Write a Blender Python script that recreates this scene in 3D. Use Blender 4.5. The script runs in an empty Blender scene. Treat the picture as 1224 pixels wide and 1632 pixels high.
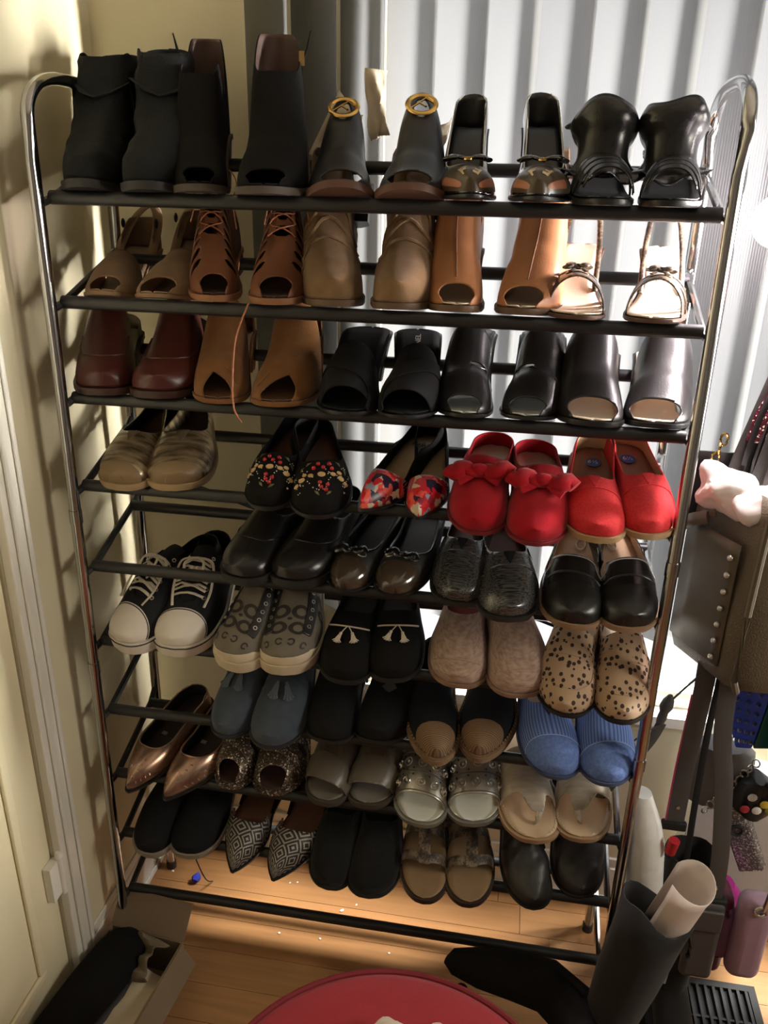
import bpy, bmesh, math, random
import numpy as np
from mathutils import Vector, Matrix, Euler
random.seed(5)
SC = bpy.context.scene
COL = SC.collection
# ------------------------------------------------------------------ camera
CAM = np.array([0.7425, -1.2471, 1.5001]); CROT = (1.1769, 0.0205, 0.1598); FPX = 1317.06
cd = bpy.data.cameras.new('camera'); cam = bpy.data.objects.new('camera', cd); COL.objects.link(cam)
cam.location = CAM; cam.rotation_mode = 'XYZ'
def crot(rx, ry, rz):
    c, s = math.cos, math.sin
    Z = np.array([[c(rz), -s(rz), 0], [s(rz), c(rz), 0], [0, 0, 1]])
    X = np.array([[1, 0, 0], [0, c(rx), -s(rx)], [0, s(rx), c(rx)]])
    Y = np.array([[c(ry), -s(ry), 0], [s(ry), c(ry), 0], [0, 0, 1]])
    return Z @ X @ Y
CM = crot(*CROT)
cam.rotation_euler = Matrix(CM.tolist()).to_euler()
cd.sensor_fit = 'VERTICAL'; cd.sensor_height = 32.0; cd.lens = 32.0 * FPX / 1632.0
cd.clip_start = 0.02; cd.clip_end = 200
SC.camera = cam
# ------------------------------------------------------------------ world / light / exposure
w = bpy.data.worlds.new('sky'); SC.world = w; w.use_nodes = True
bg = w.node_tree.nodes['Background']; bg.inputs[0].default_value = (0.96, 0.98, 1.0, 1); bg.inputs[1].default_value = 1.25
def lamp(name, kind, loc, energy, color, rot=(0, 0, 0), **k):
    l = bpy.data.lights.new(name, kind); l.energy = energy; l.color = color
    for a, b in k.items(): setattr(l, a, b)
    o = bpy.data.objects.new(name, l); o.location = loc; o.rotation_euler = rot; COL.objects.link(o); return o
# low hazy sun through the window from the outside right; the globe lamp right of the rack has its light in its builder
lamp('sun', 'SUN', (2, 3, 4), 45.0, (1, .98, .95), Euler((math.radians(-30), 0, math.radians(-70))), angle=math.radians(20))
# warm wall lamp on the right wall of the room, outside the frame
lamp('wall_lamp_light', 'AREA', (2.44, -.55, 1.35), 16.5, (1, .93, .80), (0, math.radians(90), 0), size=.45)
pl = lamp('window_portal', 'AREA', (1.33, .395, 1.31), 1, (1, 1, 1), (math.radians(-90), 0, 0), shape='RECTANGLE', size=1.84, size_y=1.8)
pl.data.cycles.is_portal = True
lamp('added_strip_fill', 'AREA', (2.50, .185, 1.30), 15.0, (1, .97, .90), (0, math.radians(90), 0), spread=math.radians(44), shape='RECTANGLE', size=1.1, size_y=.10)  # added light with no known source, brightens a strip of the left wall
SC.view_settings.view_transform = 'Standard'; SC.view_settings.look = 'None'; SC.view_settings.gamma = 1
SC.view_settings.use_curve_mapping = False; SC.view_settings.exposure = 0.0
SC.cycles.max_bounces = 10; SC.cycles.use_denoising = True

def proj(P):
    l = CM.T @ (np.array(P, float) - CAM); return np.array([612 + FPX * l[0] / -l[2], 816 - FPX * l[1] / -l[2]])
def depth(P): return -(CM.T @ (np.array(P, float) - CAM))[2]
# ------------------------------------------------------------------ materials
def S(r, g, b):
    f = lambda c: ((c / 255 + .055) / 1.055) ** 2.4 if c > 10 else c / 255 / 12.92
    return (f(r), f(g), f(b))
MC = {}
def M(name, rgb, rough=.6, metal=0, coat=0, var=.15, vs=40, bump=0, bs=300, spec=.5, sheen=0, trans=0):
    if name in MC: return MC[name]
    m = bpy.data.materials.new(name); m.use_nodes = True; nt = m.node_tree; N = nt.nodes; b = N['Principled BSDF']
    b.inputs['Roughness'].default_value = rough; b.inputs['Metallic'].default_value = metal
    b.inputs['Coat Weight'].default_value = coat; b.inputs['Coat Roughness'].default_value = .06
    b.inputs['Specular IOR Level'].default_value = spec; b.inputs['Sheen Weight'].default_value = sheen
    tc = N.new('ShaderNodeTexCoord'); no = N.new('ShaderNodeTexNoise'); no.inputs['Scale'].default_value = vs; no.inputs['Detail'].default_value = 4
    nt.links.new(tc.outputs['Object'], no.inputs['Vector'])
    mx = N.new('ShaderNodeMix'); mx.data_type = 'RGBA'
    mx.inputs[6].default_value = (*[c * (1 - var) for c in rgb], 1); mx.inputs[7].default_value = (*[min(1, c * (1 + var)) for c in rgb], 1)
    nt.links.new(no.outputs['Fac'], mx.inputs[0]); nt.links.new(mx.outputs[2], b.inputs['Base Color'])
    if bump:
        n2 = N.new('ShaderNodeTexNoise'); n2.inputs['Scale'].default_value = bs; nt.links.new(tc.outputs['Object'], n2.inputs['Vector'])
        bp = N.new('ShaderNodeBump'); bp.inputs['Strength'].default_value = bump; bp.inputs['Distance'].default_value = .002
        nt.links.new(n2.outputs['Fac'], bp.inputs['Height']); nt.links.new(bp.outputs['Normal'], b.inputs['Normal'])
    MC[name] = m; return m
def suede(name, rgb): return M(name, rgb, .95, var=.25, vs=60, bump=.4, bs=900, spec=.15, sheen=.15)
def leather(name, rgb, rough=.38): return M(name, rgb, rough, var=.15, vs=30, bump=.12, bs=500)
def patent(name, rgb): return M(name, rgb, .16, coat=.8, var=.1)
def metalm(name, rgb, rough=.25): return M(name, rgb, rough, metal=1, var=.1, vs=30)
def nodes_of(m):
    nt = m.node_tree; return nt, nt.nodes, nt.nodes['Principled BSDF']
def pattern(name, rough, build, metal=0, coat=0):
    """build(nt, N, uv_output, obj_output) returns a colour output"""
    if name in MC: return MC[name]
    m = bpy.data.materials.new(name); m.use_nodes = True; nt, N, b = nodes_of(m)
    b.inputs['Roughness'].default_value = rough; b.inputs['Metallic'].default_value = metal; b.inputs['Coat Weight'].default_value = coat
    tc = N.new('ShaderNodeTexCoord')
    nt.links.new(build(nt, N, tc.outputs['UV'], tc.outputs['Object']), b.inputs['Base Color'])
    MC[name] = m; return m
def ramp(nt, N, src, stops, interp='CONSTANT'):
    r = N.new('ShaderNodeValToRGB'); r.color_ramp.interpolation = interp; e = r.color_ramp.elements
    while len(e) < len(stops): e.new(.5)
    for k, (p, c) in enumerate(stops): e[k].position = p; e[k].color = (*c, 1)
    nt.links.new(src, r.inputs[0]); return r.outputs[0]
def maprange(nt, N, vec, scale, rot=0):
    mp = N.new('ShaderNodeMapping'); mp.inputs['Scale'].default_value = scale; mp.inputs['Rotation'].default_value = (0, 0, rot)
    nt.links.new(vec, mp.inputs['Vector']); return mp.outputs[0]
def leopard(nt, N, uv, ob):
    v = N.new('ShaderNodeTexVoronoi'); v.inputs['Scale'].default_value = 105; v.inputs['Randomness'].default_value = .75
    nt.links.new(maprange(nt, N, ob, (1, .8, .9)), v.inputs['Vector'])
    n = N.new('ShaderNodeTexNoise'); n.inputs['Scale'].default_value = 90; nt.links.new(ob, n.inputs['Vector'])
    a = N.new('ShaderNodeMath'); a.operation = 'MULTIPLY_ADD'; a.inputs[1].default_value = .20; nt.links.new(n.outputs['Fac'], a.inputs[0]); nt.links.new(v.outputs['Distance'], a.inputs[2])
    return ramp(nt, N, a.outputs[0], [(0, S(52, 32, 24)), (.46, S(176, 148, 120))])
def floral(nt, N, uv, ob):
    v = N.new('ShaderNodeTexVoronoi'); v.inputs['Scale'].default_value = 75
    n = N.new('ShaderNodeTexNoise'); n.inputs['Scale'].default_value = 60; nt.links.new(ob, n.inputs['Vector'])
    mx = N.new('ShaderNodeMix'); mx.data_type = 'RGBA'; mx.inputs[0].default_value = .03; nt.links.new(ob, mx.inputs[6]); nt.links.new(n.outputs['Color'], mx.inputs[7])
    nt.links.new(mx.outputs[2], v.inputs['Vector'])
    sp = N.new('ShaderNodeSeparateColor'); nt.links.new(v.outputs['Color'], sp.inputs[0])
    return ramp(nt, N, sp.outputs[0], [(0, S(205, 38, 48)), (.3, S(232, 92, 78)), (.44, S(42, 30, 58)), (.6, S(205, 190, 165)), (.74, S(150, 40, 60)), (.88, S(140, 150, 170))])
def snake(nt, N, uv, ob):
    v = N.new('ShaderNodeTexVoronoi'); v.inputs['Scale'].default_value = 260; nt.links.new(ob, v.inputs['Vector'])
    n = N.new('ShaderNodeTexNoise'); n.inputs['Scale'].default_value = 55; nt.links.new(ob, n.inputs['Vector'])
    a = N.new('ShaderNodeMath'); a.operation = 'MULTIPLY_ADD'; a.inputs[1].default_value = .35; nt.links.new(v.outputs['Distance'], a.inputs[0]); nt.links.new(n.outputs['Fac'], a.inputs[2])
    return ramp(nt, N, a.outputs[0], [(.42, S(28, 22, 19)), (.62, S(66, 55, 46)), (.85, S(126, 110, 92))], 'LINEAR')
def beadpat(nt, N, uv, ob):
    # rows of small light dashes laid along nested diamonds, from the upper's own uv
    sp = N.new('ShaderNodeSeparateXYZ'); nt.links.new(uv, sp.inputs[0])
    def mth(op, a, b=None):
        q = N.new('ShaderNodeMath'); q.operation = op
        for i, t in enumerate((a, b)):
            if t is None: continue
            if isinstance(t, (int, float)): q.inputs[i].default_value = t
            else: nt.links.new(t, q.inputs[i])
        return q.outputs[0]
    U = mth('MULTIPLY', sp.outputs[0], 7.0); V = mth('MULTIPLY', sp.outputs[1], 1.6)
    pu = mth('PINGPONG', U, .5); pv = mth('PINGPONG', V, .5)
    d = mth('ADD', pu, pv)
    ring = mth('GREATER_THAN', mth('FRACT', mth('MULTIPLY', d, 4.0)), .58)
    dash = mth('GREATER_THAN', mth('FRACT', mth('MULTIPLY', mth('SUBTRACT', pu, pv), 13.0)), .44)
    return ramp(nt, N, mth('MULTIPLY', ring, dash), [(0, S(22, 19, 18)), (.5, S(205, 195, 178))])
def stripes(c0, c1, scale, axis=1):
    def f(nt, N, uv, ob):
        wv = N.new('ShaderNodeTexWave'); wv.inputs['Scale'].default_value = scale; wv.bands_direction = 'X' if axis == 0 else 'Y'
        nt.links.new(uv, wv.inputs['Vector']); return ramp(nt, N, wv.outputs['Fac'], [(0, c0), (1, c1)], 'LINEAR')
    return f
def streaks(c0, c1, sc):
    def f(nt, N, uv, ob):
        n = N.new('ShaderNodeTexNoise'); n.inputs['Scale'].default_value = 1; n.inputs['Detail'].default_value = 3
        nt.links.new(maprange(nt, N, ob, sc), n.inputs['Vector']); return ramp(nt, N, n.outputs['Fac'], [(.35, c0), (.65, c1)], 'LINEAR')
    return f
def glittery(c0, c1):
    def f(nt, N, uv, ob):
        v = N.new('ShaderNodeTexVoronoi'); v.inputs['Scale'].default_value = 420; nt.links.new(ob, v.inputs['Vector'])
        sp = N.new('ShaderNodeSeparateColor'); nt.links.new(v.outputs['Color'], sp.inputs[0])
        return ramp(nt, N, sp.outputs[0], [(0, c0), (.72, c1), (.9, (.9, .86, .8))])
    return f
BLK = leather('black_leather', (.014, .014, .015)); BLKS = M('black_suede', (.0095, .009, .009), .95, var=.25, vs=60, bump=.4, bs=900, spec=.12); BLKF = M('black_fabric', (.010, .010, .011), .9, spec=.2, bump=.3, bs=700)
BLKP = patent('black_patent', (.010, .010, .011)); RUB = M('black_rubber', (.018, .017, .017), .6); DKBR = M('dark_brown_lining', S(70, 48, 40), .7)
TANIN = leather('tan_insole', S(205, 172, 138), .5); CREAM = leather('cream_insole', S(226, 212, 190), .5); WHT = M('white_rubber', S(226, 218, 208), .55, var=.06)
BRIN = leather('brown_insole', S(108, 74, 58), .5); GOLD = metalm('gold_metal', S(226, 186, 112), .22); SILV = metalm('silver_metal', S(214, 210, 202), .28)
CHROME = metalm('chrome', (.50, .50, .50), .14)
# ------------------------------------------------------------------ mesh helpers
def link_mesh(name, verts, faces, mat, parent=None, smooth=True, uvs=None, sharp=40, mats2=None):
    me = bpy.data.meshes.new(name); me.from_pydata([tuple(map(float, v)) for v in verts], [], faces)
    if smooth:
        me.polygons.foreach_set('use_smooth', [True] * len(me.polygons))
        if sharp: me.set_sharp_from_angle(angle=math.radians(sharp))
    if uvs is not None:
        ul = me.uv_layers.new(name='UVMap'); li = np.zeros(len(me.loops), int); me.loops.foreach_get('vertex_index', li)
        ul.data.foreach_set('uv', np.asarray(uvs, float)[li].ravel())
    if mat: me.materials.append(mat)
    if mats2: me.materials.append(mats2)
    me.update()
    o = bpy.data.objects.new(name, me); COL.objects.link(o)
    if parent: o.parent = parent
    return o
class MB:
    """collects shapes into one mesh"""
    def __init__(s): s.v = []; s.f = []
    def add(s, v, f):
        n = len(s.v); s.v += [tuple(map(float, p)) for p in v]; s.f += [tuple(i + n for i in q) for q in f]; return s
    def box(s, x0, x1, y0, y1, z0, z1, M4=None):
        v = [(x, y, z) for z in (z0, z1) for y in (y0, y1) for x in (x0, x1)]
        if M4 is not None: v = [tuple(M4 @ Vector(p)) for p in v]
        return s.add(v, [(0, 2, 3, 1), (4, 5, 7, 6), (0, 1, 5, 4), (2, 6, 7, 3), (0, 4, 6, 2), (1, 3, 7, 5)])
    def tube(s, pts, r, n=8, flat=1.0, up=(0, 0, 1), closed=False, caps=True):
        """sweep an ellipse (r across, r*flat along the reference up) along pts; r may be a list"""
        P = [np.array(p, float) for p in pts]; m = len(P); V = []; F = []
        up = np.array(up, float)
        for i in range(m):
            a = P[i - 1] if (i or closed) else P[i]; b = P[(i + 1) % m] if (i < m - 1 or closed) else P[i]
            t = b - a; t /= (np.linalg.norm(t) + 1e-9); u_ = up if np.ndim(up) == 1 else up[i]
            sd = np.cross(t, u_)
            if np.linalg.norm(sd) < 1e-4: sd = np.cross(t, (1, 0.2, 0))
            sd /= np.linalg.norm(sd); nn = np.cross(sd, t); rr = r[i] if hasattr(r, '__len__') else r
            for k in range(n):
                an = 2 * math.pi * k / n; V.append(P[i] + sd * rr * math.cos(an) + nn * rr * flat * math.sin(an))
        R = m if closed else m - 1
        for i in range(R):
            for k in range(n):
                a = i * n + k; b = i * n + (k + 1) % n; j = (i + 1) % m
                F.append((a, b, j * n + (k + 1) % n, j * n + k))
        if not closed and caps: F.append(tuple(range(n - 1, -1, -1))); F.append(tuple((m - 1) * n + k for k in range(n)))
        return s.add(V, F)
    def loft(s, rings, cap=True, closed=True):
        n = len(rings[0]); V = [p for r in rings for p in r]; F = []
        for i in range(len(rings) - 1):
            for k in range(n if closed else n - 1):
                a = i * n + k; b = i * n + (k + 1) % n; F.append((a, b, b + n, a + n))
        if cap and closed: F.append(tuple(range(n - 1, -1, -1))); F.append(tuple((len(rings) - 1) * n + k for k in range(n)))
        return s.add(V, F)
    def ball(s, c, r, sx=1, sy=1, sz=1, n=8, m=5):
        V = [(c[0], c[1], c[2] + r * sz)]; F = []
        for i in range(1, m):
            a = math.pi * i / m
            for k in range(n):
                b = 2 * math.pi * k / n; V.append((c[0] + r * sx * math.sin(a) * math.cos(b), c[1] + r * sy * math.sin(a) * math.sin(b), c[2] + r * sz * math.cos(a)))
        V.append((c[0], c[1], c[2] - r * sz)); L = len(V) - 1
        for k in range(n):
            F.append((0, 1 + k, 1 + (k + 1) % n)); F.append((L, 1 + (m - 2) * n + (k + 1) % n, 1 + (m - 2) * n + k))
        for i in range(m - 2):
            for k in range(n):
                a = 1 + i * n + k; b = 1 + i * n + (k + 1) % n; F.append((a, a + n, b + n, b))
        return s.add(V, F)
    def build(s, name, mat, parent=None, smooth=True, sharp=40): return link_mesh(name, s.v, s.f, mat, parent, smooth, None, sharp)
def tag(o, label=None, cat=None, group=None, kind=None):
    for k, v in (('label', label), ('category', cat), ('group', group), ('kind', kind)):
        if v: o[k] = v
    return o
def empty(name, loc=(0, 0, 0), rot=(0, 0, 0)):
    o = bpy.data.objects.new(name, None); o.location = loc; o.rotation_euler = rot; o.empty_display_size = .02; COL.objects.link(o); return o
def bevel(o, wd=.003, seg=2):
    m = o.modifiers.new('bevel', 'BEVEL'); m.width = wd; m.segments = seg; m.limit_method = 'ANGLE'; return o
def solid(o, t=.002, off=-1, inner=False):
    m = o.modifiers.new('solid', 'SOLIDIFY'); m.thickness = t; m.offset = off
    if inner: m.material_offset = 1
    return o
def copy_tree(o, parent=None):
    c = o.copy(); COL.objects.link(c)
    if parent: c.parent = parent
    for ch in list(o.children): copy_tree(ch, c)
    return c
def spline(pts, n=8):
    P = [np.array(p, float) for p in pts]; out = []
    for i in range(len(P) - 1):
        p0 = P[max(i - 1, 0)]; p1 = P[i]; p2 = P[i + 1]; p3 = P[min(i + 2, len(P) - 1)]
        for k in range(n):
            t = k / n; out.append(.5 * ((2 * p1) + (p2 - p0) * t + (2 * p0 - 5 * p1 + 4 * p2 - p3) * t * t + (3 * p1 - p0 - 3 * p2 + p3) * t ** 3))
    out.append(P[-1]); return out
# ------------------------------------------------------------------ the room
FZ = -.12; LX = -.055; BY = .32; RX = 2.6; FY = -2.4; CZ = 2.42
WALLM = M('pale_yellow_paint', (.72, .65, .45), .75, var=.03, vs=8, bump=.15, bs=90)
WHTP = M('white_gloss_paint', (.78, .75, .66), .35, var=.03, vs=6)
def struct(name, mb, mat, parent=None, smooth=False):
    o = mb.build(name, mat, parent, smooth)
    if not parent: o['kind'] = 'structure'
    return o
# floor of long boards
fl = empty('floor', (0, 0, FZ)); fl['kind'] = 'structure'
def boardmat(i):
    name = 'oak_board_%s' % 'abcd'[i]
    if name in MC: return MC[name]
    base = [S(172, 126, 82), S(180, 136, 92), S(164, 118, 74), S(186, 142, 98)][i]
    def f(nt, N, uv, ob):
        n = N.new('ShaderNodeTexNoise'); n.inputs['Scale'].default_value = 1; n.inputs['Detail'].default_value = 6; n.inputs['Distortion'].default_value = .6
        nt.links.new(maprange(nt, N, ob, (3.5, 55, 1)), n.inputs['Vector'])
        return ramp(nt, N, n.outputs['Fac'], [(.3, tuple(c * .78 for c in base)), (.62, base)], 'LINEAR')
    return pattern(name, .32, f)
bw = .083; yb = FY
k = 0
while yb < BY - .001:
    x = LX - .3 * ((k * 37) % 10) / 10
    while x < RX:
        ln = .9 + .5 * ((k * 53 + int(x * 10)) % 7) / 7
        x1 = min(x + ln, RX); y1 = min(yb + bw, BY)
        if x1 - max(x, LX) > .02:
            mb = MB(); X0 = max(x, LX) + .0006; X1 = x1 - .0006
            mb.box(X0, X1, yb + .0006, y1 - .0006, -.02, 0)
            struct('board', mb, boardmat((k * 7 + int(x * 13)) % 4), fl)
        x = x1
    yb += bw; k += 1
sub = MB().box(LX - .1, RX + .1, FY - .1, BY + .2, -.06, -.0205); struct('subfloor', sub, M('dark_gap', (.03, .02, .015), .9), fl)
struct('ceiling', MB().box(LX - .1, RX + .1, FY - .1, BY + .07, CZ, CZ + .06), M('ceiling_paint', (.75, .70, .58), .9, var=.02))
# left wall with the door opening cut out (door y -0.98..-0.165)
mb = MB(); mb.box(LX - .1, LX, -.165, BY + .07, FZ, CZ); mb.box(LX - .1, LX, FY, -.985, FZ, CZ); mb.box(LX - .1, LX, -.985, -.165, 1.93, CZ)
struct('wall_left', mb, WALLM)
WX0, WX1, WZ0, WZ1 = .475, 2.25, .42, 2.2
mb = MB(); mb.box(LX, WX0, BY, BY + .07, FZ, CZ); mb.box(WX1, RX, BY, BY + .07, FZ, CZ); mb.box(WX0, WX1, BY, BY + .07, FZ, WZ0 - .025); mb.box(WX0, WX1, BY, BY + .07, WZ1, CZ)
struct('wall_back', mb, WALLM)
GREYW = M('grey_paint', (.34, .33, .31), .85, var=.03, vs=8)
struct('wall_right', MB().box(RX, RX + .1, FY, BY + .07, FZ, CZ), GREYW)
struct('wall_front', MB().box(LX - .1, RX + .1, FY - .1, FY, FZ, CZ), GREYW)
# window: frame, mullions, sill, glass panes
wn = empty('window_1', (0, BY + .05, 0)); wn['kind'] = 'structure'
mb = MB()
for a in (WX0, WX1 - .04): mb.box(a, a + .04, -.02, .02, WZ0, WZ1)
for a in (WZ0, WZ1 - .04): mb.box(WX0 + .04, WX1 - .04, -.02, .02, a, a + .04)
mb.box((WX0 + WX1) / 2 - .02, (WX0 + WX1) / 2 + .02, -.02, .02, WZ0 + .04, WZ1 - .04)
struct('window_frame', mb, WHTP, wn)
GL = bpy.data.materials.new('window_glass'); GL.use_nodes = True
nt = GL.node_tree; N = nt.nodes; N.remove(N['Principled BSDF']); tr = N.new('ShaderNodeBsdfTransparent'); gs = N.new('ShaderNodeBsdfGlossy'); gs.inputs['Roughness'].default_value = .02; mxs = N.new('ShaderNodeMixShader'); mxs.inputs[0].default_value = .06
nt.links.new(tr.outputs[0], mxs.inputs[1]); nt.links.new(gs.outputs[0], mxs.inputs[2]); nt.links.new(mxs.outputs[0], N['Material Output'].inputs[0])
for a, b in ((WX0 + .04, (WX0 + WX1) / 2 - .02), ((WX0 + WX1) / 2 + .02, WX1 - .04)):
    struct('pane', MB().box(a, b, -.003, .003, WZ0 + .04, WZ1 - .04), GL, wn)
struct('window_sill', MB().box(WX0 - .02, WX1 + .02, BY - .012, BY + .072, WZ0 - .025, WZ0), WHTP)['kind'] = 'structure'
bpy.data.objects['window_sill'].name = 'trim_1'
# baseboards
def baseboard(name, x0, x1, y0, y1, dirx):
    o = MB()
    t = .013
    if dirx: o.box(x0, x1, y0 - t, y0, FZ, FZ + .10); o.box(x0, x1, y0 - t * .6, y0, FZ + .10, FZ + .125); o.box(x0, x1, y0 - t - .011, y0 - t, FZ, FZ + .018)
    else: o.box(x0, x0 + t * .55, y0, y1, FZ, FZ + .10); o.box(x0, x0 + t * .35, y0, y1, FZ + .10, FZ + .125); o.box(x0 + t * .55, x0 + t * .55 + .006, y0, y1, FZ, FZ + .015)
    return bevel(struct(name, o, WHTP), .002)
baseboard('baseboard_back', LX + .02, RX, BY, BY, True)
baseboard('baseboard_left', LX, LX, -.098, BY - .026, False)
# door casing and door on the left wall
cs = MB(); cs.box(LX, LX + .018, -.165, -.100, FZ, 1.99); cs.box(LX, LX + .018, -1.05, -.985, FZ, 1.99); cs.box(LX, LX + .018, -.985, -.165, 1.925, 1.99)
cs.box(LX + .018, LX + .024, -.150, -.140, FZ, 1.99); cs.box(LX + .018, LX + .023, -.118, -.108, FZ, 1.99)
bevel(struct('trim_2', cs, WHTP), .003)
dr = empty('door_1', (LX, -.575, FZ)); dr['kind'] = 'structure'
leaf = MB(); leaf.box(-.045, -.004, -.405, .405, .01, 2.04)
DOORP = M('cream_gloss_door_paint', (.74, .66, .44), .35, var=.03, vs=6)
struct('door_leaf', leaf, DOORP, dr)
for z0, z1 in ((.18, .82), (.98, 1.86)):
    for y0, y1 in ((-.33, -.05), (.05, .33)):
        pm = MB(); pm.box(-.004, .004, y0, y1, z0, z0 + .02); pm.box(-.004, .004, y0, y1, z1 - .02, z1); pm.box(-.004, .004, y0, y0 + .02, z0 + .02, z1 - .02); pm.box(-.004, .004, y1 - .02, y1, z0 + .02, z1 - .02)
        bevel(struct('panel_moulding', pm, DOORP, dr), .003)
for z in (.36, 1.7):
    h = MB(); h.tube([(.012, .408, z - .045), (.012, .408, z + .045)], .0065, 10); h.tube([(.012, .408, z + .045), (.012, .408, z + .055)], [.009, .005], 10)
    h.box(-.003, .012, .375, .408, z - .04, z + .04)
    struct('hinge', h, WHTP, dr, True)
# wall lamp fixture on the right wall
cl = empty('wall_lamp', (RX, -.55, 1.35)); tag(cl, 'round white wall lamp on the grey right-hand wall', 'lamp')
MB().tube([(-.001, 0, 0), (-.03, 0, 0)], .09, 24).build('base', WHTP, cl)
MB().ball((-.03, 0, 0), .08, .45, 1, 1, 20, 10).build('diffuser', M('opal_glass', (.9, .85, .75), .3), cl)
sl = empty('added_strip_fixture', (RX, .185, 1.30)); tag(sl, 'unseen strip light added on the right wall to brighten the left wall', 'lamp')  # unseen fixture made up to carry the added strip light
MB().box(-.06, 0, -.06, .06, -.58, .58).build('housing', WHTP, sl, False); MB().box(-.064, -.0605, -.05, .05, -.55, .55).build('diffuser', M('opal_glass', (.9, .85, .75), .3), sl, False)
# ------------------------------------------------------------------ vertical blinds
def slat_mat():
    m = bpy.data.materials.new('ribbed_grey_vinyl'); m.use_nodes = True; nt = m.node_tree; N = nt.nodes
    b = N['Principled BSDF']; b.inputs['Roughness'].default_value = .5
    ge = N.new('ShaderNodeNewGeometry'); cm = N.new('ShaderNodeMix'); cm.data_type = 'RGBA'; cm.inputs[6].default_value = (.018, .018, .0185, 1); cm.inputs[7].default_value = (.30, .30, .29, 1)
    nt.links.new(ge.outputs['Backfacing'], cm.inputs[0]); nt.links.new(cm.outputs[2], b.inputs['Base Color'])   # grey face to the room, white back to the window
    t = N.new('ShaderNodeBsdfTranslucent'); t.inputs[0].default_value = (.60, .60, .60, 1)
    mx = N.new('ShaderNodeMixShader'); mx.inputs[0].default_value = .35
    tc = N.new('ShaderNodeTexCoord'); wv = N.new('ShaderNodeTexWave'); wv.bands_direction = 'X'; wv.inputs['Scale'].default_value = 7.0
    nt.links.new(tc.outputs['UV'], wv.inputs['Vector'])
    bp = N.new('ShaderNodeBump'); bp.inputs['Strength'].default_value = .5; bp.inputs['Distance'].default_value = .001
    nt.links.new(wv.outputs['Fac'], bp.inputs['Height']); nt.links.new(bp.outputs[0], b.inputs['Normal'])
    nt.links.new(b.outputs[0], mx.inputs[1]); nt.links.new(t.outputs[0], mx.inputs[2]); nt.links.new(mx.outputs[0], N['Material Output'].inputs[0])
    return m
SLM = slat_mat(); BLY = .288
bl = empty('vertical_blinds', (.235, BLY, 2.25)); tag(bl, 'grey ribbed vertical blinds hanging over the bright window', 'blinds')
MB().box(0, 2.1, -.02, .02, -.03, .03).build('headrail', WHTP, bl, False)
bpy.data.objects['headrail'].modifiers.new('bevel', 'BEVEL').width = .004
nS = 24; V = []; F = []; U = []
for iz in (0, 1):
    for k in range(9):
        t = k / 8 - .5; V.append((t * .097, .007 * (1 - (2 * t) ** 2), -.04 - iz * 1.585)); U.append((k / 8, iz))
for k in range(8): F.append((k, k + 9, k + 10, k + 1)) if 0 else F.append((k, k + 1, k + 10, k + 9)[::-1])
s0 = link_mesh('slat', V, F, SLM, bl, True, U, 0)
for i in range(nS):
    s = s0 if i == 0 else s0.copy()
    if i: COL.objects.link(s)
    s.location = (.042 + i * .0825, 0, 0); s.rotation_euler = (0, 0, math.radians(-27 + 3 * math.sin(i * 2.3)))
# ------------------------------------------------------------------ the rack
ZT, ZS, DD, DZ, BR = 1.4499, .1567, .170, .0505, .0105
def tz(i): return ZT - ZS * (i - 1)
rk = empty('shoe_rack', (0, 0, FZ)); tag(rk, 'tall chrome and black ten tier metal shoe rack by the window', 'shoe rack')
PLB = M('black_plastic_sleeve', (.016, .016, .017), .42, var=.05)
def zz(z): return z - FZ
for sd, nm in ((0, 'L'), (1, 'R')):
    xt = .010 if sd == 0 else 1.005; xb = -.012 if sd == 0 else 1.004; YF = -.025; YK = .215
    X = lambda z: xb + (xt - xb) * (z - FZ) / (1.6 - FZ)
    Rr = .055; pts = []
    for z in (FZ + .004, .3, .8, 1.2, 1.5): pts.append((X(z), YF, zz(z)))
    zc = 1.555
    for k in range(0, 21):
        a = math.pi * k / 20; pts.append((X(zc), (YF + YK) / 2 - (YK - YF) / 2 * math.copysign(abs(math.cos(a)) ** .7, math.cos(a)), zz(zc + .062 * math.sin(a))))
    for z in (1.5, 1.2, .8, .3, FZ + .004): pts.append((X(z), YK, zz(z)))
    MB().tube(pts, .0098, 14).build('upright_loop', CHROME, rk, True, 80)
    for z in (.62, .93) if sd == 0 else (.55, .93):
        MB().tube([(X(z), YF, zz(z) - .012), (X(z), YF, zz(z) + .012)], .0112, 12).build('joint_sleeve', CHROME, rk)
    for y in (YF, YK): MB().tube([(xb, y, .0), (xb, y, .02)], .012, 12).build('foot', PLB, rk)
    for i in range(1, 11):
        z = tz(i); xs = X(z) + (.0 if sd == 0 else -.0)
        sg = 1 if sd == 0 else -1
        MB().tube([(xs, YF, zz(z - .010)), (xs + sg * .008, 0, zz(z - .002)), (xs + sg * .008, DD, zz(z + DZ)), (xs, YK, zz(z + DZ + .012))], .0065, 8).build('side_connector', PLB if sd == 0 else CHROME, rk)
for i in range(1, 11):
    z = tz(i); f = (z - FZ) / (1.6 - FZ); x0 = -.012 + .022 * f + .008; x1 = 1.004 - .008
    MB().tube([(x0, 0, zz(z)), (x1, 0, zz(z))], BR, 12).build('front_bar', PLB, rk)
    MB().tube([(x0, DD, zz(z + DZ)), (x1, DD, zz(z + DZ))], BR, 12).build('back_bar', PLB, rk)
for a, b in (((.0, .94), (.99, .62)), ((.0, .62), (.99, .94))):
    MB().tube([(a[0] + .01, .226 if a[1] > .9 else .233, zz(a[1])), (b[0], .226 if a[1] > .9 else .233, zz(b[1]))], .0035, 8).build('cross_brace', PLB, rk)
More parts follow.
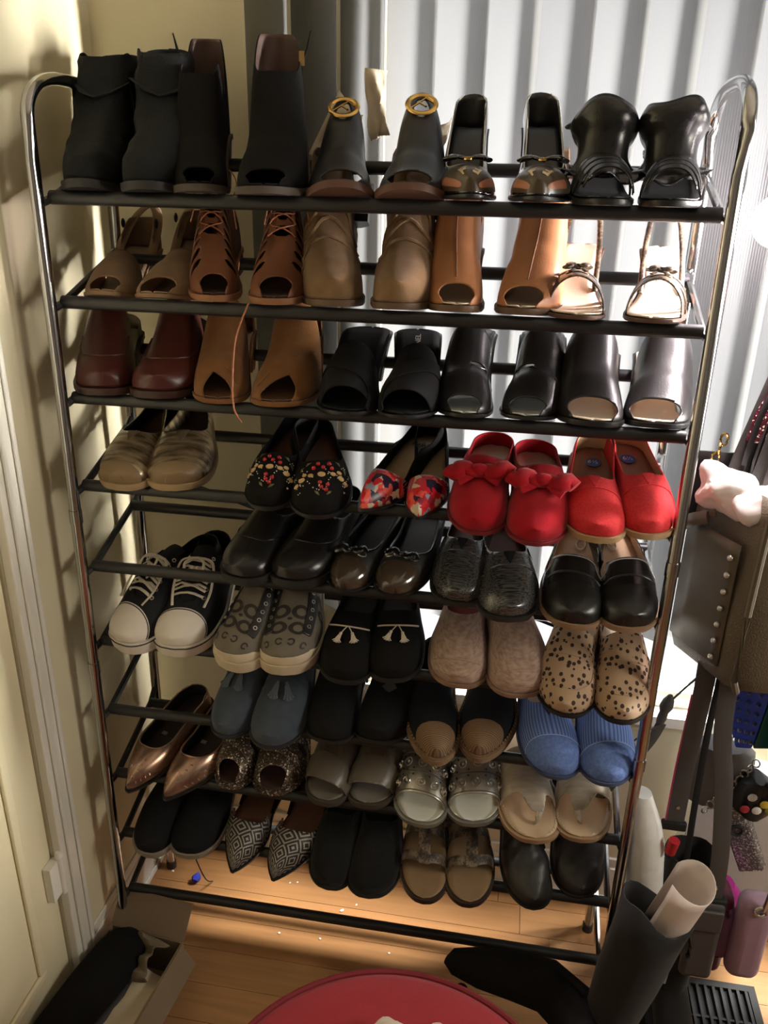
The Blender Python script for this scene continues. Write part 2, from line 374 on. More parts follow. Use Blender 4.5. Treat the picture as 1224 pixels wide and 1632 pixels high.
# bare globe lamp hanging just right of the rack: the strong light of the scene
GLX, GLY, GLZ, GLR = 1.098, .10, 1.440, .038
gl = empty('globe_lamp', (GLX, GLY, GLZ)); tag(gl, 'bright round globe lamp hanging right of the shoe rack', 'lamp')
ge_ = bpy.data.materials.new('glowing_globe'); ge_.use_nodes = True; _n = ge_.node_tree.nodes['Principled BSDF']
_n.inputs['Emission Color'].default_value = (1, .86, .88, 1); _n.inputs['Emission Strength'].default_value = 420
MB().ball((0, 0, 0), GLR, n=20, m=12).build('globe', ge_, gl)
MB().tube([(0, 0, GLR - .003), (0, 0, GLR + .04)], .017, 14).build('socket', PLB, gl)
MB().tube([(0, 0, GLR + .04), (0, 0, CZ - GLZ)], .003, 6).build('cord', PLB, gl)
# ------------------------------------------------------------------ shoe engine: every shoe is modelled heel at y=0, toe at y=-L, z up
def sm(t): t = np.clip(t, 0, 1); return t * t * (3 - 2 * t)
def ip(u, pts):
    xs = [p[0] for p in pts]; ys = [p[1] for p in pts]
    xs = np.array(xs, float); u = np.clip(np.asarray(u, float), xs[0], xs[-1]); ys = np.array(ys, float)
    m = np.zeros(len(xs)); d = np.diff(ys) / np.diff(xs); m[0] = d[0]; m[-1] = d[-1]
    for i in range(1, len(xs) - 1): m[i] = 0 if d[i - 1] * d[i] <= 0 else 2 * d[i - 1] * d[i] / (d[i - 1] + d[i])
    k = np.clip(np.searchsorted(xs, u) - 1, 0, len(xs) - 2); h = xs[k + 1] - xs[k]; t = (u - xs[k]) / h
    return (2 * t ** 3 - 3 * t ** 2 + 1) * ys[k] + (t ** 3 - 2 * t * t + t) * h * m[k] + (-2 * t ** 3 + 3 * t * t) * ys[k + 1] + (t ** 3 - t * t) * h * m[k + 1]
TOES = {'round': (.70, 2.3, 2.2), 'almond': (.62, 2.0, 1.7), 'point': (.56, 1.75, 1.25), 'square': (.80, 3.2, 2.6), 'wide': (.76, 2.5, 2.4)}
HCL = [(0, .066), (.08, .060), (.3, .050), (.52, .049), (.7, .045), (.85, .038), (1, .022)]
class Shoe:
    """one shoe: the foot form (last) and the parts laid on it; s=+1 is the one whose inner side is at +x"""
    def __init__(b, s, wb): b.tf = 0; b.s = s; b.wb = wb; b.parts = []; b.root = None
    def last(b, L=.25, toe='round', wh=.72, ww=.76, asym=.011, hh=.012, ts=.006, t=.006, H=HCL, n=2.3, rise=(.12, .66), wedge=0, shape=None, bul=0):
        b.L = L; b.ua, b.tp, b.tq = TOES[toe]; b.wh = wh; b.ww = ww; b.asym = asym; b.hh = hh; b.ts = ts; b.t = t; b.Hs = H; b.n = n; b.rise = rise; b.wedge = wedge; b.shape = shape; b.bul = bul
        return b
    def w(b, u):
        u = np.clip(np.asarray(u, float), 0, 1)
        r = b.wb * ip(u, [(0, b.wh), (.14, b.wh), (.40, b.ww), (.68, 1.0), (.84, .985), (1, .9)])
        hc = np.where(u < .13, np.sqrt(np.clip(1 - (1 - u / .13) ** 2, 0, 1)), 1)
        q = np.clip((u - b.ua) / (1 - b.ua), 0, 1); tc = np.clip(1 - q ** b.tp, 0, 1) ** (1 / b.tq)
        return r * hc * tc
    def c(b, u): return b.s * (b.asym * sm((np.asarray(u, float) - .42) / .58) + .004 * np.sin(np.pi * np.clip(u, 0, 1)) * -1)
    def arch(b, u, h): return h * (1 - sm((np.asarray(u, float) - b.rise[0]) / (b.rise[1] - b.rise[0])))
    def zb(b, u):
        u = np.asarray(u, float); sp = b.ts * np.clip((u - .74) / .26, 0, 1) ** 2
        return sp + (0 if b.wedge else b.arch(u, b.hh))
    def zt(b, u):
        u = np.asarray(u, float); sp = b.ts * np.clip((u - .74) / .26, 0, 1) ** 2
        return sp + b.arch(u, b.hh) + b.t
    def H(b, u): return ip(u, b.Hs) * (1 - b.tf * sm((np.asarray(u, float) - .66) / .26))
    def P(b, u, v, off=0):
        u = np.asarray(u, float); v = np.asarray(v, float); a = np.clip(v, -1, 1) * np.pi / 2
        H = b.H(u); sa = np.sin(a); ca = np.cos(a); e = 2 / b.n
        w_ = b.w(u); x = b.c(u) + (w_ + off * np.clip(w_ / .012, 0, 1)) * np.sign(sa) * np.abs(sa) ** e + b.bul * np.sin(2 * a) * 0
        hz = (H + off) * np.clip(ca, 0, 1) ** e
        y = -b.L * u - off * 2 * (u - .5) * (np.abs(u - .5) > .4); z = b.zt(u) + hz
        p = np.stack([x, y + 0 * x, z], -1)
        if b.shape is not None: p = b.shape(b, u, v, p)
        return p
    def nrm(b, u, v):
        e = 1e-3; u = np.asarray(u, float); v = np.asarray(v, float)
        du = b.P(np.clip(u + e, 0, .995), v) - b.P(np.clip(u - e, .005, 1), v); dv = b.P(u, np.clip(v + e, -1, .995)) - b.P(u, np.clip(v - e, -.995, 1))
        n = np.cross(du, dv); return n / (np.linalg.norm(n, axis=-1, keepdims=True) + 1e-12)
    # ---- a patch of the last's surface where field > 0, cut exactly along the field's zero line
    def patch(b, name, mat, field, nu=44, nv=26, ur=(0, 1), vr=(-1, 1), off=0, thick=.0022, lining=None, parent=None, sharp=50):
        t = np.linspace(0, 1, nu + 1)
        if ur == (0, 1): t = .35 * t + .65 * (.5 - .5 * np.cos(np.pi * t))
        us = ur[0] + (ur[1] - ur[0]) * t; vs = np.linspace(vr[0], vr[1], nv + 1)
        U, V = np.meshgrid(us, vs, indexing='ij'); PP = b.P(U, V); F = field(U, V, PP) if field else np.ones_like(U)
        uv = []; idx = {}; faces = []
        def vid(key, u, v):
            if key not in idx: idx[key] = len(uv); uv.append((u, v))
            return idx[key]
        for i in range(nu):
            for j in range(nv):
                cs = [(i, j), (i + 1, j), (i + 1, j + 1), (i, j + 1)]; fv = [F[c] for c in cs]
                if max(fv) <= 0: continue
                poly = []
                for k in range(4):
                    a, c2 = cs[k], cs[(k + 1) % 4]; fa, fc = fv[k], fv[(k + 1) % 4]
                    if fa > 0: poly.append(vid(a, U[a], V[a]))
                    if (fa > 0) != (fc > 0):
                        r = fa / (fa - fc); key = (min(a, c2), max(a, c2)); poly.append(vid(key, U[a] + (U[c2] - U[a]) * r, V[a] + (V[c2] - V[a]) * r))
                poly = [q for k, q in enumerate(poly) if q != poly[k - 1]]
                if len(poly) >= 3: faces.append(poly)
        if not faces: return None
        uv = np.array(uv); v3 = b.P(uv[:, 0], uv[:, 1], off)
        if not off and b.shape is None: pass
        o = link_mesh(name, v3, faces, mat, parent or b.root, True, uv, sharp, lining)
        # weld the pinched ends
        bm = bmesh.new(); bm.from_mesh(o.data); bmesh.ops.remove_doubles(bm, verts=bm.verts, dist=1e-5); bm.to_mesh(o.data); bm.free()
        if thick: solid(o, thick, -1, lining is not None)
        return o
    def ring(b, nu=34, ur=(0, 1)):
        t = np.linspace(0, 1, nu); t = .3 * t + .7 * (.5 - .5 * np.cos(np.pi * t)); return ur[0] + (ur[1] - ur[0]) * t
    def sole(b, mat, d=.0035, name='sole', ur=(0, 1), z0=0, z1=None, top=None):
        us = b.ring(); MBs = MB(); rings = []
        for u in us:
            ww = float(b.w(u)); dd = d; c = float(b.c(u)); y = -b.L / 2 + (-b.L * u + b.L / 2) * (1 + 2 * d / b.L)
            lo = float(b.zb(u)) if not b.wedge else float(b.ts * max(0, (u - .74) / .26) ** 2); hi = float(b.zt(u)) + (z1 or 0)
            e = ww + dd if 0 < u < 1 else .004
            m = lo + min(.35 * (hi - lo), .003)
            rings.append([(c - e, y, hi), (c - e, y, m), (c - e + .002, y, lo), (c + e - .002, y, lo), (c + e, y, m), (c + e, y, hi)])
        MBs.loft(rings); return MBs.build(name, mat, b.root, True, 35)
    def insole(b, mat, k=.95, lift=.0012, ur=(0, 1), name='insole'):
        us = b.ring(); V = []; F = []; U = []
        for u in us:
            for q in np.linspace(-1, 1, 7):
                V.append((float(b.c(u)) + q * max(float(b.w(u)), .003) * k, -b.L / 2 + (-b.L * u + b.L / 2) * (.985 if k < 1 else 1), float(b.zt(u)) + lift + .002 * q * q)); U.append((u, q))
        for i in range(len(us) - 1):
            for j in range(6): a = i * 7 + j; F.append((a, a + 7, a + 8, a + 1))
        o = link_mesh(name, V, F, mat, b.root, True, U, 0); solid(o, .0016, -1); return o
    def heel(b, mat, uh=.24, s1=.75, cy=.45, pw=1.0, name='heel', sx=None, grow=.002, u0=0.0):
        us = u0 + (uh - u0) * (.5 - .5 * np.cos(np.pi * np.linspace(0, 1, 12)))
        edge = [(float(b.c(u) - b.w(u) - grow), -b.L * u + (grow if u < .02 else 0), float(b.zb(u))) for u in us] + [(float(b.c(u) + b.w(u) + grow), -b.L * u + (grow if u < .02 else 0), float(b.zb(u))) for u in us[::-1]]
        c = (float(b.c(uh / 2)), -b.L * (u0 + (uh - u0) * cy)); rings = []
        for k in range(9):
            t = k / 8; f = 1 + (s1 - 1) * t ** pw; fx = 1 + ((sx if sx else s1) - 1) * t ** pw
            rings.append([(c[0] + (x - c[0]) * fx, c[1] + (y - c[1]) * f, z * (1 - t)) for x, y, z in edge])
        m = MB().loft(rings); return m.build(name, mat, b.root, True, 35)
    def line(b, uv, off=.0012):
        uv = np.array(uv, float); return b.P(uv[:, 0], uv[:, 1]) + b.nrm(uv[:, 0], uv[:, 1]) * off
    def cord(b, name, mat, uv, r=.0012, off=.0008, n=6, closed=False, flat=1):
        return MB().tube(b.line(uv, off), r, n, flat, closed=closed).build(name, mat, b.root, True, 60)
    def text(b, s, mat, u, size, q=0, rot=0, name='lettering', surf=None):
        cu = bpy.data.curves.new(name, 'FONT'); cu.body = s; cu.size = size; cu.align_x = 'CENTER'; cu.align_y = 'CENTER'; cu.extrude = .0002
        tmp = bpy.data.objects.new('t', cu); COL.objects.link(tmp)
        dg = bpy.context.evaluated_depsgraph_get(); me = bpy.data.meshes.new_from_object(tmp.evaluated_get(dg)); bpy.data.objects.remove(tmp)
        o = bpy.data.objects.new(name, me); COL.objects.link(o); o.parent = b.root; me.materials.clear(); me.materials.append(mat)
        if surf is None:
            sl = math.atan2(float(b.zt(u + .01) - b.zt(u - .01)), b.L * .02)
            o.location = (float(b.c(u)) + q, -b.L * u, float(b.zt(u)) + .0042); o.rotation_euler = (Matrix.Rotation(-sl, 4, 'X') @ Matrix.Rotation(rot, 4, 'Z')).to_euler()
        else:
            p = b.P(u, surf); nn = Vector(b.nrm(u, surf).tolist()); o.location = Vector(p.tolist()) + nn * .001
            xax = Vector((1, 0, 0)); xax = (xax - nn * xax.dot(nn)).normalized(); yax = nn.cross(xax)
            o.rotation_euler = (Matrix((xax, yax, nn)).transposed().to_4x4() @ Matrix.Rotation(rot, 4, 'Z')).to_euler()
        return o
# ---- field builders (all > 0 where the upper stays)
def vamp(ut=.56, uc=.30, vo=.62, p=2.2):                      # rounded throat opening running back to the heel
    return lambda u, v, P: (np.abs(v) / vo) ** p + (np.clip(u - uc, 0, 9) / (ut - uc)) ** p - 1
def topcut(b, pts): return lambda u, v, P: ip(u, pts) - (P[..., 2] - b.zt(u))
def peep(a=.16, bb=.62, p=2.0, shift=0):                        # toe opening whose lower edge is the sole
    def f(u, v, P):
        k = np.clip((u - (1 - .45 * a)) / (.35 * a), 0, 1); be = bb + (1.25 - bb) * k * k
        return (np.clip(1 - u, 0, 9) / a) ** p + (np.abs(v - shift) / be) ** p - 1
    return f
def back(u0, k=0.0, p=2): return lambda u, v, P: u - (u0 + k * np.abs(v) ** p)
def front(u1, k=0.0, p=2): return lambda u, v, P: (u1 + k * np.abs(v) ** p) - u
def inter(*fs): return lambda u, v, P: np.min([f(u, v, P) for f in fs], axis=0)
def union(*fs): return lambda u, v, P: np.max([f(u, v, P) for f in fs], axis=0)
def neg(f): return lambda u, v, P: -f(u, v, P)
def hole(u0, v0, a, c, p=2): return lambda u, v, P: (np.abs(u - u0) / a) ** p + (np.abs(v - v0) / c) ** p - 1
def band(u0, v0, u1, v1, w):                                   # straight strap between two points of the last
    def f(u, v, P):
        k = .3; du = (u1 - u0) ; dv = (v1 - v0) * k; L = math.hypot(du, dv); nx, ny = -dv / L, du / L
        d = (u - u0) * nx + (v - v0) * k * ny; t = ((u - u0) * du + (v - v0) * k * dv) / L
        return np.minimum(w - np.abs(d), np.minimum(t + w, L + w - t))
    return f
def ring_f(u0, v0, r0, r1, k=.28): return lambda u, v, P: np.minimum(r1 - np.hypot(u - u0, (v - v0) * k), np.hypot(u - u0, (v - v0) * k) - r0)
def rect_f(u0, u1, v0, v1): return lambda u, v, P: np.minimum(np.minimum(u - u0, u1 - u) / .3, np.minimum(v - v0, v1 - v))
def throat_curve(ut, uc, vo, p=2.2, n=24):
    out = []
    for k in range(n + 1):
        a = -math.pi / 2 + math.pi * k / n; out.append((uc + (ut - uc) * abs(math.cos(a)) ** (2 / p), vo * math.copysign(abs(math.sin(a)) ** (2 / p), math.sin(a))))
    return [(.03, -vo), (.15, -vo)] + out + [(.15, vo), (.03, vo)]
# ------------------------------------------------------------------ placing on the rack
AL = math.atan2(DZ, DD)
def pose(b, tier, toe, axis=None, yaw=None, pitch_add=0, obounds=(.004, .11), ht=None, hpitch=None):
    """find x, overhang and yaw so the toe tip projects on the photo's pixel and the shoe rests on its two bars"""
    z1 = tz(tier) + BR / math.cos(AL); L = b.L
    ph_ = [None]; heeled = False
    def mat(x, o, yw):
        uf = 1 - o / L; D2 = DD / math.cos(AL); ub = uf - D2 / L; ubc = max(ub, .03); uf = min(max(uf, .06), .985)
        zf = float(b.zb(uf)); zk = float(b.zb(ubc)); be = math.atan2(zk - zf, (uf - ub) * L)
        ph = AL - be + pitch_add
        if ht is not None or heeled:
            if ph_[0] is None: ph_[0] = ph
            ph = ph_[0]
        R = Matrix.Rotation(yw, 4, 'Z') @ Matrix.Rotation(ph, 4, 'X')
        p = R @ Vector((0, -L * uf, zf)); return Matrix.Translation(Vector((x, 0, z1)) - Vector((0, p.y, p.z))) @ R
    if b.hh >= .03: b.ts = min(b.ts, .003)
    if yaw is not None: axis = None
    tip = Vector((float(b.c(1)), -L, float(b.zb(1)))); yw = yaw or 0.0; x, o = .5, .04; heeled = b.hh >= .03 and ht is None
    if heeled: ph_[0] = math.radians(4 if hpitch is None else hpitch); obounds = (.012, .06)
    for it in range(46):
        def e(x, o): return proj(mat(x, o, yw) @ tip) - np.array(toe, float)
        r = e(x, o); h = 1e-4; J = np.stack([(e(x + h, o) - r) / h, (e(x, o + h) - r) / h], 1); d = -np.linalg.lstsq(J, r, rcond=1e-3)[0]; o2 = min(max(o + float(np.clip(d[1], -.03, .03)) * .6, obounds[0]), obounds[1])
        if o2 == o or it > 38: x -= r[0] / J[0, 0] * .9
        else: x += d[0] * .8; o = o2
        if it > 38: continue
        if axis is not None:
            def ang(y_):
                m = mat(x, o, y_); sh = np.array(toe, float) - proj(m @ tip); a = proj(m @ Vector(b.P(.93, 0).tolist())) + sh; q = proj(m @ Vector(b.P(.5, 0).tolist())) + sh
                t = (axis[1] - a[1]) / (q[1] - a[1] + 1e-9); return a[0] + t * (q[0] - a[0]) - axis[0]
            g = ang(yw); dg_ = (ang(yw + 1e-3) - g) / 1e-3; yw += float(np.clip(-g / dg_, -.15, .15)) * .7; yw = min(max(yw, -.5), .5)
        if ht is not None and not heeled and it > 2:
            tp = Vector((float(b.c(ht[0])), -L * ht[0], float(b.zt(ht[0])) + ht[1]))
            def hy(p_):
                ph_[0] = p_; m = mat(x, o, yw); return proj(m @ tp)[1] + toe[1] - proj(m @ tip)[1] - ht[2]
            p0 = ph_[0]; g = hy(p0); d_ = (hy(p0 + 1e-3) - g) / 1e-3; ph_[0] = min(max(p0 + float(np.clip(-g / (d_ or 1e-6), -.1, .1)) * .7, -.35), .75)
    return mat(x, o, yw), o, yw
ROWNAMES = ['top', 'second', 'third', 'fourth', 'fifth', 'sixth', 'seventh', 'eighth', 'ninth']
PAIRS = []
def pair(tier, nick, name, label, cat, fn, lt, lax, rt, rax, wl, wr, L=.25, pitch=None, yaw=(None, None), ht=None, **k):
    PAIRS.append(dict(tier=tier, nick=nick, name=name, label=label, cat=cat, fn=fn, toe=(lt, rt), ax=(lax, rax), wp=(wl, wr), L=L, pitch=pitch, yaw=yaw, ht=(ht if ht is None or isinstance(ht[0], tuple) else (ht, ht)), k=k))
def build_pairs():
    rows = {}
    for p in PAIRS: rows.setdefault(p['tier'], []).append(p)
    for tier, ps in rows.items():
        for i, p in enumerate(ps):
            for side in (0, 1):
                s = 1 if side == 0 else -1; toe = p['toe'][side]
                dpt = depth((CAM[0] + (toe[0] - 612) / FPX * 1.4, -.06, tz(tier)))
                b = Shoe(s, .55 * p['wp'][side] * dpt / FPX); b.root = empty(p['name'])
                b.L = p['L']; p['fn'](b, **p['k'])
                m, o, yw = pose(b, tier, toe, p['ax'][side], p['yaw'][side], 0, hpitch=p['pitch'], obounds=((.03, .045) if tier == 1 else (.004, .11)), ht=p['ht'][side] if p['ht'] else None)
                b.root.matrix_world = m
                if side == 0: nb = ('beside the ' + ps[i - 1]['nick']) if i else 'at the left upright'
                else: nb = ('beside the ' + ps[i + 1]['nick']) if i < len(ps) - 1 else 'at the right upright'
                tag(b.root, p['label'] + ', ' + nb, p['cat'], 'pair of ' + p['nick'])
                p.setdefault('roots', []).append(b)
                if DEBUG: print(p['nick'], side, [round(float(q)) for q in proj(m @ Vector((float(b.c(1)), -b.L, float(b.zb(1)))))], toe, [round(float(q)) for q in proj(m @ Vector((0, 0, 0.03)))], 'ph=%.2f' % math.degrees(m.to_euler()[0]), 'o=%.3f yaw=%.1f wb=%.3f' % (o, math.degrees(yw), b.wb))
DEBUG = False

# ------------------------------------------------------------------ shoe types
def grid_scale(b, u, v):
    e = 1e-3; return np.linalg.norm(b.P(u + e, v) - b.P(u - e, v)) / (2 * e), np.linalg.norm(b.P(u, v + e) - b.P(u, v - e)) / (2 * e)
def frame(b, u, v):
    p = b.P(u, v); n = b.nrm(u, v); tu = b.P(u - 1e-3, v) - b.P(u + 1e-3, v); tu /= np.linalg.norm(tu); tv = np.cross(tu, n); return p, tv, tu, n   # tv ~ across(+x), tu ~ towards heel, n outwards
def tang(b, u, v, pts, off=.0015):
    p, tv, tu, n = frame(b, u, v); return [p + tv * a + tu * c + n * (off + (q[0] if q else 0)) for a, c, *q in pts]
def circle(r, n=20, r2=None): return [(r * math.cos(2 * math.pi * k / n), (r2 or r) * math.sin(2 * math.pi * k / n)) for k in range(n)]
def scaled_hole(b, u, v, r, p=2):
    su, sv = grid_scale(b, u, v); return hole(u, v, r / su, r / sv, p)
def wrinkle(amp, fz=140, fx=60, z0=.03, flare=0, lean=0):
    def f(b, u, v, p):
        z = p[..., 2]; k = np.clip((z - z0) / .04, 0, 1) * np.clip((.95 - u) / .12, 0, 1); q = p.copy()
        wv = np.sin(z * fz + 2.2 * np.sin(u * 9 + b.s) + v * 2.5) + .6 * np.sin(z * fz * 1.9 + v * 5 - u * 12)
        q[..., 0] = p[..., 0] * (1 + k * amp * wv + flare * np.clip(z - .1, 0, 1)); q[..., 1] = p[..., 1] + k * amp * .03 * wv + lean * np.clip(z - .09, 0, 1) + flare * .05 * 0; return q
    return f
def crumple(amp):
    def f(b, u, v, p):
        q = p.copy(); amp_ = np.clip((.97 - u) / .1, 0, 1); wv = amp_ * np.sin(u * 23 + 3 * v + b.s * 2) * np.sin(v * 4.2 + u * 7) + .5 * np.sin(u * 41 + v * 9)
        q[..., 2] = p[..., 2] + amp * wv * np.sin(np.pi * np.clip(u, 0, 1)) * np.cos(np.clip(v, -1, 1) * 1.57); q[..., 0] += amp_ * amp * .8 * np.sin(u * 17 + 4 * v) * np.abs(np.sin(3.14 * v)); return q
    return f
def tassel(b, mat, u, v, dx, dy, n=9, ln=.022, spread=.5, name='tassel', r=.0011, rot=0, head=True):
    p, tv, tu, nn = frame(b, u, v); m = MB()
    d0 = -tu * math.cos(rot) + tv * math.sin(rot); sd = np.cross(nn, d0)
    o = p + tv * dx + tu * dy + nn * .005
    if head: m.tube([o, o + d0 * .006], .0028, 8)
    for k in range(n):
        t = (k / (n - 1) - .5) * 2; e = o + d0 * (ln * (1 - .12 * t * t)) + sd * t * ln * spread * .6 - nn * (.0015 if k % 2 else .0005)
        m.tube([o + d0 * .005 + sd * t * .002, (o + d0 * .012 + e) / 2 + nn * .001, e], r, 5)
    return m.build(name, mat, b.root, True, 60)
def bow(b, mat, u, W=.05, h=.02, knot=.009, tails=True, thick=.45, name='bow', knotmat=None):
    p, tv, tu, n = frame(b, u, 0); o = p + n * .004; m = MB()
    for sgn in (-1, 1):
        lp = []
        for k in range(11):
            a = math.pi * k / 10; r = math.sin(a)
            lp.append((o + tv * sgn * (W * .5 * k / 10) + n * (.004 * r + .002) + tu * (.004 * sgn * math.sin(k)), .0025 + h * .5 * (.35 + .65 * min(1, k / 6)) * (1 if k < 9 else .75)))
        m.tube([q[0] for q in lp], [q[1] for q in lp], 10, thick, up=n)
        if tails:
            m.tube([o, o - tu * .010 + tv * sgn * W * .18 + n * .003, o - tu * .018 + tv * sgn * W * .34 + n * .001], [.003, h * .35, h * .42], 8, .3, up=n)
    ob = m.build(name, mat, b.root, True, 60)
    k2 = MB(); k2.ball(o + n * .004, knot, 1.15, .8, .8, 12, 8); k2.build('knot', knotmat or mat, ob); return ob
def slingback(b, mat, u0=.42, zh=.05, r=.0035, lean=.010, flat=.4, name='heel_strap', wide=1.0, back=.012):
    """strap from both sides around the back of the heel"""
    y0 = -b.L * u0; z0 = float(b.zt(u0)) + .004; wv = float(b.w(u0)); c0 = float(b.c(u0)); zb = float(b.zt(0)) + zh; pts = []
    for k in range(19):
        a = math.pi * k / 18; x = c0 * (1 - math.sin(a)) + math.cos(a) * (wv * (1 - .12 * math.sin(a)) * wide); f = math.sin(a) ** .7
        pts.append((x, y0 + (back - y0) * f, z0 + (zb - z0) * f))
    return MB().tube(pts, r, 8, flat, up=(0, -.4, 1)).build(name, mat, b.root, True, 60)
TALL = [(0, .075), (.3, .092), (.42, .086), (.55, .070), (.7, .054), (.85, .042), (1, .026)]
MID = [(0, .062), (.2, .058), (.38, .066), (.5, .062), (.62, .054), (.75, .046), (.88, .037), (1, .022)]
LOW = [(0, .064), (.08, .055), (.3, .040), (.55, .038), (.7, .040), (.85, .035), (1, .02)]
def slouch_boot(b):
    b.last(L=b.L, toe='round', wh=.92, ww=.98, hh=.018, t=.012, n=3.0, ts=.010,
           H=[(0, .22), (.36, .22), (.44, .18), (.50, .125), (.58, .095), (.75, .066), (.9, .048), (1, .03)], shape=wrinkle(.075, 95, flare=1.2, lean=.3))
    m = M('charcoal_boot_suede', (.013, .014, .014), .9, var=.3, vs=40, bump=.5, bs=300, spec=.2)
    b.patch('upper', m, topcut(b, [(0, .172), (.2, .160), (.35, .175), (.5, .17)]), 60, 34, lining=BLKF)
    b.sole(RUB, .004); b.heel(RUB, .26, .95); b.cord('ankle_strap', m, [(.34, -.95), (.42, -.6), (.50, -.2), (.52, 0), (.50, .2), (.42, .6), (.34, .95)], .006, .003, 8, flat=.4)
def cutout_bootie(b):
    b.tf = .46
    b.last(L=b.L, toe='round', wh=.80, ww=.86, hh=.075, t=.010, n=2.8,
           H=[(0, .19), (.12, .18), (.24, .168), (.36, .165), (.43, .148), (.52, .1), (.65, .068), (.85, .048), (1, .03)])
    b.patch('upper', BLKS, inter(topcut(b, [(0, .138), (.06, .136), (.13, .095), (.2, .05), (.25, .06), (.31, .118), (.45, .13), (.5, .15)]), peep(.125, .74)), 60, 34, lining=DKBR)
    b.insole(BLKF); b.sole(M('grey_brown_sole', S(74, 66, 58), .7), .004); b.heel(BLK, .2, .85)
    st = MB(); x = -.8 * b.wb * b.s; z = float(b.zt(.1)); st.tube([(x, -.05, z + .03), (x - .002, -.05, z + .09), (x - .008 * b.s, -.048, z + .115), (x - .014 * b.s, -.046, z + .14)], [.007, .006, .004, .002], 8, .35); st.build('ankle_tab', BLKS, b.root)
    MB().box(x - .004, x + .004, -.056, -.044, z + .092, z + .112).build('buckle', GOLD, b.root, False)
def ring_mule(b):
    b.tf = .45
    b.last(L=b.L, toe='round', wh=.78, ww=.80, hh=.055, t=.010, n=2.2, H=[(0, .11), (.28, .135), (.40, .128), (.52, .10), (.68, .066), (.85, .048), (1, .03)])
    u0 = .415; b.patch('upper', BLK, inter(back(.29, .20), peep(.15, .82), scaled_hole(b, u0, 0, .0185)), 60, 40, lining=DKBR)
    rg = MB().tube(tang(b, u0, 0, circle(.0215, 28), .001), .0042, 8, .6, closed=True, up=b.nrm(u0, 0)).build('gold_ring', GOLD, b.root, True, 60); rg['label'] = 'round gold ring emblem with a letter F'
    f = MB(); rot = -.75
    def R2(a, c): return (a * math.cos(rot) - c * math.sin(rot), a * math.sin(rot) + c * math.cos(rot))
    for a, c in (((-.006, -.019), (-.006, .017)), ((-.006, .015), (.010, .015)), ((-.006, .001), (.008, .001))):
        f.tube(tang(b, u0, 0, [R2(*a), R2(*c)], .0005), .0026, 6, .6)
    f.build('letter', GOLD, rg, True, 30)
    b.insole(M('dark_insole', (.03, .028, .026), .5)); b.sole(M('brown_welt', S(92, 62, 50), .6), .0055)
    st = MB(); us = np.linspace(.62, .99, 26)
    for sg in (-1, 1):
        for i in range(0, 25, 2):
            p = [(float(b.c(u)) + sg * (float(b.w(u)) + .0035), -b.L * u * 1.012, float(b.zt(u)) + .0004) for u in us[i:i + 2]]
            st.tube(p, .0006, 4)
    st.build('welt_stitching', M('tan_thread', S(196, 160, 128), .7), b.root)['kind'] = 'stuff'; b.heel(BLK, .24, .95)
def bow_pump(b):
    b.last(L=b.L, toe='almond', wh=.62, ww=.70, hh=.092, t=.005, n=2.2, H=[(0, .085), (.06, .076), (.2, .058), (.4, .046), (.6, .042), (.75, .042), (.9, .036), (1, .02)])
    b.patch('upper', BLKP, vamp(.70, .3, .62, 2.0), lining=M('black_lining', (.02, .02, .02), .4))
    b.cord('topline_piping', M('pale_edge', S(190, 188, 180), .4), throat_curve(.70, .3, .62, 2.0), .0011, .0004)
    tp = b.patch('toe_panel', leather('brown_logo_canvas', S(72, 60, 44), .3), rect_f(.745, 1.2, -.92, .92), 18, 20, (.74, 1), (-.95, .95), .0007, 0); tp['label'] = 'brown toe panel with cream F letters'
    cr = leather('cream_logo', S(196, 176, 132), .35); rd = leather('tan_logo', S(168, 112, 84), .35)
    def F(u, v, d, name='letter', k=.62):
        fl_ = union(rect_f(u - .062 * k, u + .062 * k, v - .11, v - .035), rect_f(u - .062 * k, u - .030 * k, v - .11, v + .16), rect_f(u - .014 * k, u + .014 * k, v - .11, v + .1)) if d > 0 else union(rect_f(u - .062 * k, u + .062 * k, v + .035, v + .11), rect_f(u + .030 * k, u + .062 * k, v - .16, v + .11), rect_f(u - .014 * k, u + .014 * k, v - .1, v + .11))
        b.patch(name, cr, fl_, 22, 22, (u - .07, u + .07), (v - .2, v + .2), .0013, 0, parent=tp)
    F(.915, -.24, 1); F(.915, .24, -1)
    for v in (-.72, .72): b.patch('stripe', rd, rect_f(.80, .975, v - .10, v + .10), 8, 6, (.79, .98), (v - .12, v + .12), .0012, 0, parent=tp)
    bow(b, BLKP, .72, .062, .012, .004, False, .5); m = MB(); p, tv, tu, n = frame(b, .735, 0)
    m.tube([p + n * .006, p + n * .0085], .0085, 16, up=tu)
    for k in range(10): a = 2 * math.pi * k / 10; q = p + n * .009 + (tv * math.cos(a) + tu * math.sin(a)) * .005; m.ball(q, .0016, n=6, m=4)
    m.build('medallion', GOLD, b.root); b.insole(BLK); b.sole(BLK, .002); b.heel(BLKP, .2, .35, .5, .7)
